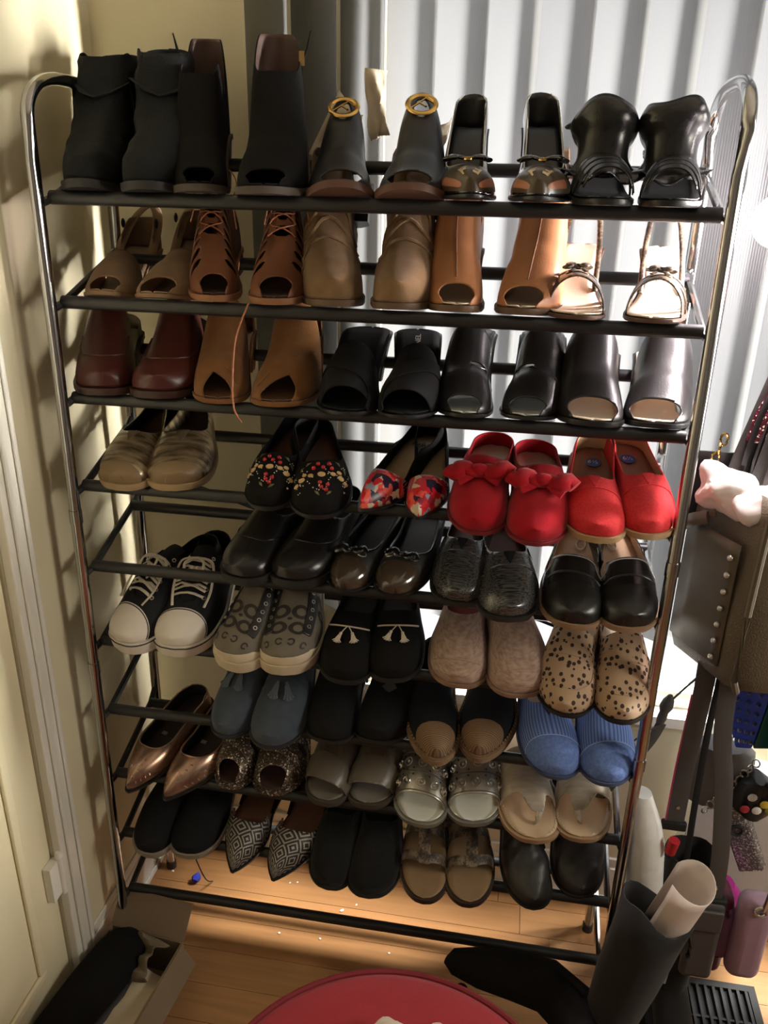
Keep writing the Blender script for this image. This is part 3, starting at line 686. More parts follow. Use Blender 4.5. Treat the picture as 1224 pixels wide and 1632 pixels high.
def ruffle_sandal(b):
    pl = leather('smooth_black_leather', (.014, .014, .014), .24); b.last(L=b.L, toe='round', wh=.74, ww=.78, hh=.05, t=.008, n=2.2, H=[(0, .06), (.3, .06), (.5, .056), (.7, .056), (.85, .046), (1, .028)])
    for k, (u0, u1) in enumerate(((.66, .73), (.745, .80), (.815, .865), (.88, .92))):
        b.patch('toe_strap', pl, inter(back(u0, .03), front(u1, -.02)), 10, 22, (u0 - .05, u1 + .05), (-1, 1), .001 * k, .002)
    V = []; Fc = []; nu, nv = 34, 14
    for j in range(nv + 1):
        t = j / nv
        for i in range(nu + 1):
            a = (i / nu - .5) * math.radians(235); r = .0335 + .0125 * math.exp(-((t - .82) / .20) ** 2) * (1 + .15 * math.sin(a * 3 + b.s)) + .010 * math.exp(-(t / .16) ** 2) * (1 + .5 * math.sin(a * 5 + b.s))
            h = .012 + .100 * t - .045 * t * abs(2 * i / nu - 1) ** 2.6 + .009 * math.sin(a * 3 + 1 + b.s) * .5 * (t > .7) * (t - .7) / .3
            V.append((math.sin(a) * r * 1.02, -.36 * b.L - math.cos(a) * r * .92 - (1 - t) * .022, float(b.zt(.5)) + h))
    for j in range(nv):
        for i in range(nu): a = j * (nu + 1) + i; Fc.append((a, a + 1, a + nu + 2, a + nu + 1))
    o = link_mesh('ankle_cuff', V, Fc, pl, b.root, True, None, 0); solid(o, .0018, 0)
    V = []; Fc = []; n2 = 48
    for j in range(5):
        t = j / 4
        for i in range(n2 + 1):
            a = (i / n2 - .5) * math.radians(270); r = .036 + t * .017 * (1 + .5 * math.sin(a * 5 + b.s * 2)); V.append((math.sin(a) * r * 1.1, -.45 * b.L - math.cos(a) * r, float(b.zt(.5)) + .018 - .006 * t + .009 * math.sin(a * 5 + b.s) * t))
    for j in range(4):
        for i in range(n2): a = j * (n2 + 1) + i; Fc.append((a, a + 1, a + n2 + 2, a + n2 + 1))
    o = link_mesh('ruffle', V, Fc, pl, b.root, True, None, 0); solid(o, .0018, 0)
    for sg in (-1, 1): MB().tube(spline([(sg * .030, -.33 * b.L, float(b.zt(.3)) + .06), (sg * .045, -.3 * b.L, float(b.zt(.3)) + .05), (sg * .05, -.25 * b.L, float(b.zt(.3)) + .045)], 4), .008, 8, .45).build('buckle_strap', pl, b.root)
    b.patch('heel_counter', pl, inter(front(.24, .05), topcut(b, [(0, .05), (.2, .03), (.4, .02)])), 16, 26, (0, .35)); b.insole(BLK); b.sole(BLK, .002); b.heel(pl, .18, .4, .5, .7)
def peep_sling(b):
    b.tf = .45
    m = suede('beige_suede', S(140, 112, 84)); b.last(L=b.L, toe='round', wh=.70, ww=.70, hh=.082, t=.006, n=2.2, H=[(0, .062), (.3, .075), (.5, .066), (.7, .056), (.85, .046), (1, .028)])
    b.patch('upper', m, inter(back(.545, -.06), peep(.15, .72)), lining=TANIN); b.insole(leather('taupe_insole', S(150, 126, 100), .6))
    b.patch('heel_counter', m, inter(front(.22, .03), topcut(b, [(0, .055), (.15, .05), (.22, .03), (.4, .02)])), 18, 26, (0, .35)); slingback(b, m, .30, .075, .0085, back=.004); b.sole(m, .002); b.heel(m, .22, .42, .5, .8)
    for sg in (-1, 1): MB().ball((sg * float(b.w(.22)) * 1.0, -.2 * b.L, float(b.zt(.2)) + .045), .006, .5, 1.2, 1.4).build('strap_buckle', BLK, b.root)
def lace_sandal(b):
    b.tf = .45
    m = leather('chestnut_leather', S(112, 68, 42), .5); b.last(L=b.L, toe='round', wh=.72, ww=.76, hh=.03, t=.010, n=2.3, H=[(0, .07), (.2, .10), (.36, .125), (.48, .11), (.6, .084), (.72, .064), (.86, .048), (1, .03)])
    hs = [peep(.14, .68), topcut(b, [(0, .06), (.2, .10), (.33, .115), (.5, .2)])]
    for u, a in ((.42, .035), (.51, .030), (.60, .026)): hs.append(hole(u, 0, a, .20, 1.6))
    for u in (.36, .425, .49, .555, .62, .685, .745):
        for sg in (-1, 1): hs.append(hole(u + .02, sg * .56, .0165, .29, 2))
    hs.append(vamp(.36, .2, .22, 2)); b.patch('upper', m, inter(*hs), 80, 56, lining=DKBR)
    lc = leather('rust_lace', S(150, 92, 60), .6); uvs = []
    for k, u in enumerate((.62, .55, .50, .43, .38)): uvs += [(u, -.26 if k % 2 else .26)]
    b.cord('lace', lc, [tuple(q) for q in spline(uvs, 5)], .0013, .003); b.cord('lace', lc, [(q[0], -q[1]) for q in spline(uvs, 5)], .0013, .004)
    p = b.P(.37, .1) + np.array([0, 0, .004]); lm = MB()
    for sg, ll in ((-1, .05), (1, .075)):
        lm.tube(spline([p, p + np.array([sg * .02, -.005, .022]), p + np.array([sg * .034, -.012, .004]), p + np.array([sg * .030, -.035, -.022]), p + np.array([sg * .036, -.055, -.03 - ll * .4])], 7), .0011, 6)
    lm.build('lace_bow', lc, b.root); b.insole(DKBR); b.sole(leather('tan_sole', S(140, 96, 64), .6), .0035); b.heel(DKBR, .25, .95)
def ankle_boot(b, rgb=(126, 100, 72), hh=.04, peepy=False, seam=False, mname='tan_boot', cut=.150, lean=.1):
    b.tf = .46 if peepy else 0
    m = suede(mname + '_suede', S(*rgb)) if not seam else leather(mname + '_leather', S(*rgb), .42)
    b.last(L=b.L, toe='round', wh=.82, ww=.86, hh=hh, t=.010, n=2.6, H=[(0, .21), (.30, .20), (.38, .178), (.46, .145), (.54, .114), (.63, .088), (.74, .067), (.87, .049), (1, .03)], shape=wrinkle(.018 if seam else .055, 110, lean=lean))
    f = [topcut(b, [(0, cut), (.5, cut + .01)])]
    if peepy: f += [peep(.145, .80)]
    if seam: f += [hole(.30, .68 * b.s, .085, .17, 2.2), hole(.30, -.68 * b.s, .06, .13, 2.2)]
    b.patch('upper', m, inter(*f), 64, 36, lining=TANIN if peepy else DKBR)
    if seam: b.cord('centre_seam', M('tan_stitch', S(120, 84, 58), .7), [(u, 0) for u in np.linspace(.43, .82, 24)], .0012, .0004)
    else:
        for u in (.50, .57, .64): b.cord('crease_fold', m, [(u + .05 * abs(v) + .012 * math.sin(7 * v + u * 20), v) for v in np.linspace(-.8, .7, 16)], .0036, -.0008, 6)
    b.insole(CREAM if peepy else DKBR); b.sole(leather(mname + '_sole', S(96, 74, 54), .6), .0035); b.heel(leather(mname + '_heel', S(110, 84, 60), .6), .24, .9)
def strap_sandal(b):
    m = pattern('snake_brown', .3, snake, coat=.5); b.last(L=b.L, toe='round', wh=.74, ww=.66, hh=.07, t=.006, n=2.1, H=[(0, .06), (.4, .06), (.55, .056), (.7, .054), (.85, .045), (1, .028)])
    b.patch('vamp_strap', m, union(band(.66, -.98, .80, .98, .026), band(.80, -.98, .66, .98, .026)), 30, 34, (.5, .95), (-1, 1), 0, .0022); 
    b.patch('vamp_strap', m, union(band(.60, -.98, .70, .2, .014), band(.60, .98, .70, -.2, .014)), 24, 30, (.5, .9), (-1, 1), .001, .002)
    bow(b, m, .70, .034, .010, .005, True, .5); slingback(b, m, .50, .085, .0042, back=.004, wide=.93); ins = b.insole(CREAM); b.patch('buckle', GOLD, None, 2, 2, (.58, .6), (.9, .99), .002, .002)
    b.text('M', M('grey_print', S(120, 110, 100), .6), .40, .014, 0, math.pi / 2 * 0); b.sole(leather('dark_brown_sole', S(86, 58, 46), .5), .0025); b.heel(m, .16, .45, .5, .8)
def clog(b):
    m = leather('burgundy_leather', S(74, 34, 28), .36); b.last(L=b.L, toe='wide', wh=.80, ww=.84, hh=.034, t=.012, n=2.5, H=TALL)
    b.patch('upper', m, inter(back(.30, .17)), lining=DKBR); b.cord('apron_seam', m, [(.50, -.62), (.62, -.56), (.74, -.42), (.80, -.2), (.815, 0), (.80, .2), (.74, .42), (.62, .56), (.50, .62)], .0016, .0006)
    b.insole(leather('olive_insole', S(148, 136, 112), .6)); b.patch('heel_cup', leather('olive_lining', S(120, 108, 88), .6), inter(front(.2), topcut(b, [(0, .030), (.2, .012), (.4, .0)])), 16, 20, (0, .3)); b.sole(M('brown_clog_sole', S(58, 36, 30), .5), .004); b.heel(M('brown_clog_sole', S(58, 36, 30), .5), .3, .92)
def vee_mule(b):
    b.tf = .45
    m = suede('tan_suede', S(122, 82, 46)); b.last(L=b.L, toe='round', wh=.78, ww=.84, hh=.06, t=.008, n=2.4, H=TALL)
    b.patch('upper', m, inter(back(.30, .12), peep(.21, .72, 1.0, -.10 * b.s)), 60, 36, lining=BRIN)
    b.cord('cross_seam', m, [(.42, -.9 * b.s), (.55, -.5 * b.s), (.66, -.15 * b.s), (.78, .22 * b.s), (.86, .5 * b.s)], .0015, .0004); b.insole(leather('dark_tan_insole', S(96, 66, 44), .6)); b.patch('heel_cup', m, inter(front(.16), topcut(b, [(0, .045), (.16, .02), (.3, .0)])), 14, 20, (0, .25)); b.sole(m, .0025); b.heel(m, .24, .85)
def black_mule(b, text=None):
    b.last(L=b.L, toe='round', wh=.82, ww=.76, hh=.078, t=.006, n=2.3, H=[(0, .06), (.3, .064), (.45, .062), (.6, .066), (.75, .054), (.88, .045), (1, .028)])
    b.patch('upper', BLKF, inter(back(.47, .02), front(.93, -.06)), lining=BLKF); b.patch('cross_band', BLKF, band(.52, -.98 * b.s, .86, .9 * b.s, .055), 34, 28, (.4, 1), (-1, 1), .0022, .002)
    b.insole(BLKF); b.sole(BLK, .0025); b.heel(BLK, .2, .6, .5, .8)
    if b.s < 0 and text: b.text(text, M('grey_stamp', S(150, 145, 138), .5), .27, .013, 0, math.pi / 2)
def cutout_mule(b):
    b.tf = .45
    m = leather('satin_black_leather', (.015, .015, .015), .3); b.last(L=b.L, toe='round', wh=.78, ww=.84, hh=.085, t=.006, n=2.4, H=[(0, .06), (.3, .068), (.42, .068), (.55, .062), (.7, .055), (.85, .045), (1, .03)])
    b.patch('upper', m, inter(back(.36, .04), peep(.135, .76), neg(band(.555, .98 * b.s, .60, .12 * b.s, .016))), 70, 44, lining=BLK)
    b.cord('cutout_edge', m, [(.56, .95 * b.s), (.58, .5 * b.s), (.615, .1 * b.s), (.68, -.4 * b.s), (.72, -.8 * b.s)], .0018, .0006); b.insole(M('silver_grey_insole', S(196, 200, 190), .35)); b.patch('heel_pad', BLK, None, 10, 10, (0.02, .3), (-.001, .001), 0, 0) if 0 else None
    hp = b.insole(BLK, .96, .0035, name='heel_pad'); 
    me = hp.data; bm = bmesh.new(); bm.from_mesh(me); bmesh.ops.delete(bm, geom=[v for v in bm.verts if v.co.y < -b.L * .34], context='VERTS'); bm.to_mesh(me); bm.free()
    b.text('NEL', SILV, .13, .014, 0, math.pi / 2); b.sole(BLK, .0025); b.heel(BLK, .22, .7, .5, .8)
def open_mule(b):
    b.tf = .42
    m = leather('soft_black_leather', (.016, .015, .015), .36); b.last(L=b.L, toe='wide', wh=.84, ww=.90, hh=.06, t=.008, n=2.6, H=[(0, .08), (.3, .092), (.42, .088), (.55, .074), (.7, .060), (.85, .048), (1, .03)])
    b.patch('upper', m, inter(back(.37, .02), peep(.155, .82, 2.2)), 60, 40, lining=TANIN); b.insole(CREAM); b.sole(BLK, .003); b.heel(BLK, .25, .9)
def slip_on(b, mat, lin, ins, solem, ut=.61, uc=.30, vo=.62, p=2.2, t=.012, toe='wide', H=HCL, vee=False, veemat=None, seams=(), shape=None, hh=.008, toepatch=None, wh=.78, ww=.82, d=.0035, n=2.3, solepat=None, ts=.006, extra=None, insl=True):
    b.last(L=b.L, toe=toe, wh=wh, ww=ww, hh=hh, t=t, H=H, shape=shape, n=n, ts=ts)
    f = vamp(ut, uc, vo, p); b.patch('upper', mat, f if not extra else inter(f, extra), 56, 34, lining=lin)
    if vee: b.patch('elastic_gore', veemat or BLKF, lambda u, v, P: np.minimum((.11 - np.abs(v)) - (u - ut) * 1.0, u - ut + .005) * (u < ut + .11), 20, 16, (ut - .01, ut + .12), (-.14, .14), .0006, .001)
    for s_ in seams: b.cord('seam', mat, [tuple(q) for q in spline(s_, 8)], .0011, .0004)
    if insl: b.insole(ins)
    b.sole(solem, d)
def canvas_seams(ut): return ([(ut + .17, -.96), (ut + .12, -.5), (ut + .105, 0), (ut + .12, .5), (ut + .17, .96)],)
def gold_slip(b):
    m = pattern('gold_crinkle_glints', .34, streaks(S(92, 78, 56), S(180, 160, 126), (20, 110, 40)), metal=.55, coat=.3)  # pale streaks put the highlights of the metallic crinkles into the colour
    slip_on(b, m, BLKF, DKBR, M('beige_sole', S(166, 142, 108), .6), .60, .30, .66, 2.6, .013, vee=True, veemat=M('gore_brown', S(104, 90, 70), .8), shape=crumple(.0012)); b.patch('toe_cap', leather('tan_gold_toe', S(126, 104, 74), .45), back(.90, .03), 14, 24, (.8, 1), (-1, 1), .0008, 0)
def bead_flat(b):
    slip_on(b, BLKS, BLKF, BRIN, BLK, .62, .32, .68, 2.6, .008, 'round'); rnd = random.Random(3)
    red = M('red_bead', S(170, 30, 32), .2, coat=.5); gd = M('pearl_gold_bead', S(214, 180, 128), .35); wh = M('white_bead', S(230, 226, 216), .3); gr = M('olive_leaf', S(98, 92, 52), .6)
    def at(u, v, h=.001): return b.P(u, v) + b.nrm(u, v) * h
    for u, v in ((.665, -.06), (.665, .12), (.70, .02), (.71, .18), (.70, -.14), (.84, -.02), (.86, .12), (.88, .0), (.90, .1)): MB().ball(at(u, v), .0038, n=10, m=7).build('red_bead', red, b.root)
    for u, v, r in ((.765, 0, .0065), (.765, -.2, .0045), (.76, .22, .0048), (.78, .42, .006), (.78, -.42, .0058), (.735, .36, .0045), (.80, -.6, .005), (.80, .6, .005), (.745, -.34, .004)): 
        p, tv, tu, n = frame(b, u, v); MB().tube([p, p + n * .0016], r, 12, .8, up=tu).build('gold_bead', gd, b.root)
    wm = MB()
    for _ in range(60):
        u, v = rnd.uniform(.66, .9), rnd.uniform(-.7, .7); wm.ball(at(u, v, .0006), .0011, n=5, m=3)
    wm.build('white_beads', wh, b.root)['kind'] = 'stuff'
    for u, v, a in ((.68, -.4, .6), (.70, .5, -.6), (.73, -.62, .3), (.72, .66, -.3), (.65, -.25, .9), (.65, .32, -.9), (.92, -.1, 2.6), (.92, .2, -2.6)):
        p, tv, tu, n = frame(b, u, v); d = tu * math.cos(a) + tv * math.sin(a); MB().tube([p - d * .006, p + n * .002, p + d * .006], [.0004, .0026, .0004], 6, .35, up=n).build('leaf', gr, b.root)
def kitten(b):
    m = pattern('floral_satin', .35, floral); b.last(L=b.L, toe='point', wh=.80, ww=.80, hh=.045, t=.005, n=2.1, H=[(0, .06), (.3, .06), (.55, .052), (.7, .044), (.85, .036), (1, .014)])
    b.patch('upper', m, back(.69, -.16, 2), lining=TANIN); b.patch('side_panel', BLKS, inter(vamp(.9, .7, .66, 2), front(.66), topcut(b, [(0, .05), (.25, .02), (.42, .036), (.5, .034), (.7, .02)])), 36, 30, (0, .7))
    b.insole(leather('gold_tan_insole', S(186, 160, 124), .4)); b.text('Repo', M('dark_stamp', S(60, 48, 40), .6), .2, .016); b.sole(BLK, .002); b.heel(BLKS, .16, .45, .5, .7)
def red_bow(b):
    m = suede('red_suede', S(158, 12, 28)); slip_on(b, m, m, CREAM, M('red_sole', S(120, 30, 36),   .6), .49, .22, .74, 2.4, .007, 'round', MID)
    bow(b, m, .65, .100, .030, .015, True, .6)
def red_canvas(b):
    m = pattern('red_canvas', .85, streaks(S(196, 34, 40), S(214, 48, 52), (300, 300, 300))); slip_on(b, m, TANIN, leather('cocoa_insole', S(150, 104, 84), .6), M('tan_rope_sole', S(178, 148, 112), .8), .60, .32, .66, 2.8, .011, seams=canvas_seams(.60), vee=True, veemat=m)
    p = (float(b.c(.2)), -b.L * .2, float(b.zt(.2)) + .003); st = MB().tube([p, (p[0], p[1], p[2] + .0006)], .013, 20, up=(0, 1, 0)).build('size_sticker', M('blue_sticker', S(40, 84, 168), .4), b.root); b.text('6½', WHT, .2, .014)
def black_clog(b):
    m = leather('polished_black_leather', (.014, .013, .013), .25); slip_on(b, m, BLKF, BLK, RUB, .50, .3, .66, 2.4, .016, 'wide', MID, seams=([(.45, -.7), (.6, -.62), (.72, -.35), (.75, 0), (.72, .35), (.6, .62), (.45, .7)],), hh=.02)
def buckle_flat(b):
    slip_on(b, M('quilted_black', (.022, .020, .019), .5, bump=.5, bs=120), BLKF, BLK, BLK, .72, .3, .66, 2.8, .007, 'round', H=LOW)
    b.patch('toe_cap', patent('bronze_patent', S(70, 58, 46)), back(.80, .06), 14, 24, (.76, 1), (-1, 1), .0008, 0); b.cord('topline_piping', BLKP, throat_curve(.72, .3, .66, 2.8), .0022, .0006)
    bow(b, BLKP, .765, .056, .012, .005, False, .5)
    for sg in (-1, 1): 
        p, tv, tu, n = frame(b, .765, sg * .26); MB().tube([p + n * .007 + tv * a + tu * c for a, c in circle(.0085, 16, .0055)], .0012, 6, closed=True, up=n).build('ring_buckle', SILV, b.root)
def glitter_slip(b):
    m = pattern('black_sequin_stripes', .25, streaks((.008, .008, .008), (.085, .085, .083), (25, 700, 700)), coat=.4); slip_on(b, m, BLKF, BRIN, RUB, .55, .3, .64, 2.4, .010, 'wide', vee=True, seams=canvas_seams(.56))
    tg = b.patch('side_tab', BLKF, None, 6, 6, (.44, .50), (-b.s * .72 - .12, -b.s * .72 + .12), .0012, .001)
    if b.s < 0: b.text('BOBS', WHT, .47, .009, surf=.72, rot=math.pi)
def tab_slip(b):
    m = leather('glossy_black_leather', (.013, .013, .014), .2); slip_on(b, m, leather('blush_lining', S(206, 170, 146), .5), TANIN, M('tan_edge_sole', S(150, 122, 96), .7), .56, .28, .70, 5.0, .011, 'wide', H=[(0, .062), (.2, .056), (.36, .062), (.5, .060), (.7, .050), (.85, .040), (1, .024)], extra=inter(hole(.57, .66, .06, .13, 2.2), hole(.57, -.66, .06, .13, 2.2)))
    th = M('white_thread', S(215, 212, 205), .6); b.cord('topline_stitch', th, [tuple(q) for q in spline([(.34, -.74), (.54, -.82), (.642, -.68), (.62, -.5), (.578, -.42), (.574, 0), (.578, .42), (.62, .5), (.642, .68), (.54, .82), (.34, .74)], 6)], .0009, .0006)
    b.cord('vamp_fold', m, [(.70 + .03 * v * v, v) for v in np.linspace(-.6, .6, 12)], .002, 0); b.patch('toe_cap', leather('dull_black_toe', (.012, .012, .012), .3), back(.77, .05), 18, 24, (.72, 1), (-1, 1), .0007, 0)
    p = (float(b.c(.2)), -b.L * .2, float(b.zt(.2)) + .003); lb = MB().tube([tuple(np.array(p) + np.array([a * .8, c, .0006])) for a, c in circle(.010, 18, .014)], .0012, 6, closed=True).build('insole_label', WHT, b.root); b.text('CL', M('grey_print', S(120, 110, 100), .6), .2, .010)
def laces(b, rows, vo, mat, wdt=.0032):
    for k, u in enumerate(rows):
        ss = 1 if k % 2 else -1
        b.cord('lace', mat, [(u, -vo), (u - .006, -vo * .4), (u - .010, 0), (u - .006, vo * .4), (u, vo)] if k == 0 else [(u + .02, -ss * vo), (u + .006, -ss * vo * .3), (u - .012, ss * vo * .5), (u - .004, ss * vo)], wdt, .0035, 8, flat=.4)
        if k: b.cord('lace', mat, [(u + .02, ss * vo), (u + .004, ss * vo * .3), (u - .014, -ss * vo * .5), (u - .004, -ss * vo)], wdt, .0050, 8, flat=.4)
def eyelets(b, rows, vo, mat):
    for u in rows:
        for sg in (-1, 1):
            p, tv, tu, n = frame(b, u, sg * (vo + .03)); MB().tube([p + n * .0012 + tv * a + tu * c for a, c in circle(.0032, 12)], .0011, 6, closed=True, up=n).build('eyelet', mat, b.root)
def sneaker(b):
    m = M('black_canvas', (.016, .016, .019), .85, bump=.4, bs=1200, spec=.2); b.last(L=b.L, toe='wide', wh=.74, ww=.80, hh=.006, t=.026, n=2.3, ts=.008, H=[(0, .082), (.10, .076), (.2, .074), (.34, .088), (.48, .086), (.62, .070), (.76, .050), (.9, .036), (1, .018)])
    b.patch('upper', m, inter(vamp(.74, .36, .30, 3), vamp(.40, .2, .62, 2.2)), lining=BLKF); tg = b.patch('tongue', m, rect_f(.30, .76, -.34, .34), 20, 12, (.29, .77), (-.36, .36), -.003, .002)
    w_ = WHT; b.patch('toe_cap', w_, back(.79, .10), 16, 24, (.74, 1), (-1, 1), .0014, .0016); b.insole(BLKF); b.sole(w_, .004)
    b.cord('toe_line', M('dark_stripe', (.03, .03, .035), .5), [(.80 + .10 * v * v, v) for v in np.linspace(-.98, .98, 26)], .0012, .001)
    us = b.ring(30, (.03, 1)); pts = [(float(b.c(u)) - (float(b.w(u)) + .0042), -b.L / 2 + (-b.L * u + b.L / 2) * 1.034, float(b.zt(u)) - .004) for u in us] + [(float(b.c(u)) + (float(b.w(u)) + .0042), -b.L / 2 + (-b.L * u + b.L / 2) * 1.034, float(b.zt(u)) - .004) for u in us[::-1]]
    MB().tube(pts, .0013, 6).build('foxing_stripe', M('dark_stripe', (.03, .03, .035), .5), b.root)
    lm = M('white_lace', S(216, 206, 192), .8); rows = (.70, .645, .59, .535, .48); eyelets(b, rows + (.42,), .30, SILV); laces(b, rows, .32, lm)
    p = b.P(.47, 0) + np.array([0, 0, .006]); lb = MB()
    for sg in (-1, 1):
        lb.tube(spline([p, p + np.array([sg * .018, -.02, .004]), p + np.array([sg * .012, -.045, -.016]), p + np.array([sg * .004, -.02, -.004])], 6), .0028, 8, .45); lb.tube(spline([p, p + np.array([sg * .03, -.008, -.004]), p + np.array([sg * .036, -.05, -.03]), p + np.array([sg * .03, -.085, -.045])], 6), .0026, 8, .45)
    lb.build('lace_bow', lm, b.root)
def mono_sneaker(b):
    cv = M('grey_canvas', S(108, 100, 88), .75, bump=.3, bs=900); ck = M('dark_logo', S(40, 34, 30), .6)
    b.last(L=b.L, toe='wide', wh=.76, ww=.80, hh=.006, t=.022, n=2.3, ts=.007, H=[(0, .062), (.18, .07), (.34, .085), (.48, .083), (.62, .068), (.76, .052), (.9, .040), (1, .022)])
    b.patch('upper', cv, inter(vamp(.40, .2, .62, 2.2)), lining=BLKF); su = .072
    def C(u, v, sgn, r=.024):
        f = inter(ring_f(u, v, r * .55, r, .26), lambda uu, vv, P: -np.minimum((vv - v) * sgn * .26 - .004, .0065 - np.abs(uu - u)))
        b.patch('logo_letter', ck, f, 20, 20, (u - r * 1.2, u + r * 1.2), (max(-.99, v - r / .26 * 1.2), min(.99, v + r / .26 * 1.2)), .0009, 0)
    for u in (.80, .685): C(u, -.19, -1, .048); C(u, .19, 1, .048)
    for u in (.905,): C(u, -.12, 1, .024); C(u, .14, -1, .024); C(u, -.48, -1, .024); C(u, .5, 1, .024)
    for u in (.62, .50): C(u, -.75, -1, .034); C(u, .75, 1, .034)
    b.patch('logo_dot', ck, ring_f(.735, 0, 0, .010, .26), 10, 10, (.72, .75), (-.08, .08), .0009, 0)
    for sg in (-1, 1): b.patch('eyelet_stay', leather('black_trim', (.016, .015, .015), .35), rect_f(.38, .83, min(sg * .30, sg * .56), max(sg * .30, sg * .56)), 20, 10, (.37, .84), (min(sg * .28, sg * .58), max(sg * .28, sg * .58)), .0016, .0012)
    eyelets(b, (.76, .70, .64, .58, .52, .46), .40, SILV); b.insole(BLKF); b.sole(M('cream_rubber', S(206, 192, 166), .55), .004)
    b.patch('toe_bumper', M('cream_rubber', S(206, 192, 166), .55), inter(topcut(b, [(0, 0), (.8, .004), (.9, .016), (1, .018)])), 20, 40, (.76, 1), (-1, 1), .0016, .0015)
def tassel_flat(b):
    slip_on(b, BLKS, BLKF, M('dark_olive_insole', S(58, 52, 44), .7), RUB, .50, .3, .66, 2.4, .009, 'wide'); cm = M('cream_cord', S(214, 200, 182), .7)
    b.cord('cord_trim', cm, [(.60 + .045 * (1 - v * v / .3), v) for v in np.linspace(-.52, .52, 16)], .0016, .001); 
    for sg in (-1, 1):
        tassel(b, cm, .70, .0, .010 * sg, -.004, 7, .022, .62, rot=.30 * sg, r=.0010); MB().tube(tang(b, .66, 0, [(.001 * sg, .002), (.006 * sg, -.006), (.010 * sg, -.014)], .004), .001, 5).build('tassel_string', cm, b.root)
def espadrille_taupe(b):
    m = pattern('taupe_linen', .9, streaks(S(146, 120, 106), S(176, 150, 134), (90, 90, 500))); slip_on(b, m, M('rose_lining', S(150, 70, 66), .8), M('rose_lining', S(150, 70, 66), .8), M('taupe_sole', S(140, 112, 92), .85), .50, .3, .60, 1.7, .009, 'wide', seams=([(.86, -.7), (.885, -.3), (.89, 0), (.885, .3), (.86, .7)],))
def leopard_slip(b):
    m = pattern('leopard_hair', .8, leopard); slip_on(b, m, CREAM, CREAM, BLK, .42, .25, .72, 4, .008, 'round', H=MID, seams=([(.56, -.98), (.545, -.4), (.545, .4), (.56, .98)], [(.66, -.98), (.645, -.4), (.645, .4), (.66, .98)], [(.66, -.62), (.78, -.55), (.875, -.3), (.895, 0), (.875, .3), (.78, .55), (.66, .62)]))
def tassel_loafer(b):
    m = suede('blue_grey_suede', S(70, 78, 88)); slip_on(b, m, BLKF, BLKF, M('navy_sole', (.03, .033, .04), .6), .43, .25, .70, 3, .008, 'round', H=[(0, .058), (.2, .07), (.36, .086), (.5, .078), (.7, .058), (.85, .044), (1, .026)], seams=([(.50, -.98), (.495, 0), (.50, .98)], [(.58, -.98), (.57, 0), (.58, .98)]))
    for sg in (-1, 1): tassel(b, suede('tassel_suede', S(96, 104, 114)), .60, 0, .008 * sg, -.002, 7, .036, .42, 'tassel', .0021, rot=.24 * sg - .1 * b.s)
def patch_mule(b):
    b.last(L=b.L, toe='wide', wh=.8, ww=.84, hh=.035, t=.008, n=2.5, H=[(0, .09), (.3, .105), (.42, .098), (.55, .08), (.7, .06), (.85, .045), (1, .028)]); b.patch('upper', BLKF, back(.36, .05), lining=BLKF)
    b.cord('top_edge', M('dark_grey_edge', (.06, .06, .058), .5), [(.362 + .05 * v * v, v) for v in np.linspace(-.9, .9, 20)], .0016, .0004)
    if b.s < 0: b.patch('grey_tab', M('grey_leather_tab', S(84, 82, 80), .5), lambda u, v, P: .13 - np.abs(v - .02) - np.abs(u - .66) * 3.2, 12, 12, (.6, .72), (-.16, .2), .0012, .001)
    b.insole(BLKF); b.sole(RUB, .003); b.heel(BLK, .26, .92)
def jute_mat(): return pattern('jute_rope', .9, stripes(S(92, 70, 50), S(140, 112, 84), 26, 0))
def jute_espadrille(b):
    slip_on(b, M('navy_black_canvas', (.012, .013, .017), .9, bump=.4, bs=900, spec=.2), BLKF, BLKF, M('jute_sole', S(128, 102, 76), .9, bump=.8, bs=260), .44, .28, .60, 2.2, .020, 'almond', d=.004)
    b.patch('jute_toe', jute_mat(), back(.80, .07), 22, 26, (.74, 1), (-1, 1), .0014, .0012); st = MB(); us = np.linspace(.3, .97, 26)
    for k in range(4): 
        for sg in (-1, 1): pass
    for sg in (-1, 1):
        for u in us: st.tube([(float(b.c(u)) + sg * (float(b.w(u)) + .0045), -b.L * u, float(b.zt(u)) - .004), (float(b.c(u)) + sg * (float(b.w(u)) + .001), -b.L * u - .002, float(b.zt(u)) + .005)], .0009, 4)
    st.build('blanket_stitch', M('jute_thread', S(170, 140, 104), .9), b.root)['kind'] = 'stuff'
    for dz in (.005, .010, .015):
        us2 = b.ring(26, (.2, 1)); pts = [(float(b.c(u)) - (float(b.w(u)) + .004), -b.L / 2 + (-b.L * u + b.L / 2) * 1.032, float(b.zb(u)) + dz) for u in us2] + [(float(b.c(u)) + (float(b.w(u)) + .004), -b.L / 2 + (-b.L * u + b.L / 2) * 1.032, float(b.zb(u)) + dz) for u in us2[::-1]]
        MB().tube(pts, .0024, 6).build('rope_coil', M('jute_sole', S(128, 102, 76), .9), b.root)
def denim_slip(b):
    m = pattern('blue_rib_denim', .85, stripes(S(70, 96, 164), S(128, 154, 212), 4.2, 1)); slip_on(b, m, M('blue_lining', S(70, 88, 130), .8), TANIN, M('blue_grey_sole', S(70, 82, 110), .7), .50, .3, .60, 2.6, .009, 'round', vee=True, veemat=M('navy_gore', S(40, 52, 90), .8))
    b.patch('toe_panel', pattern('blue_plain_denim', .85, streaks(S(88, 112, 172), S(104, 130, 190), (200, 200, 200))), back(.76, .07), 24, 28, (.72, 1), (-1, 1), .0009, .0008); b.cord('panel_stitch', M('pale_blue_thread', S(160, 180, 220), .8), [(.765 + .07 * v * v, v) for v in np.linspace(-.95, .95, 20)], .0008, .0014)
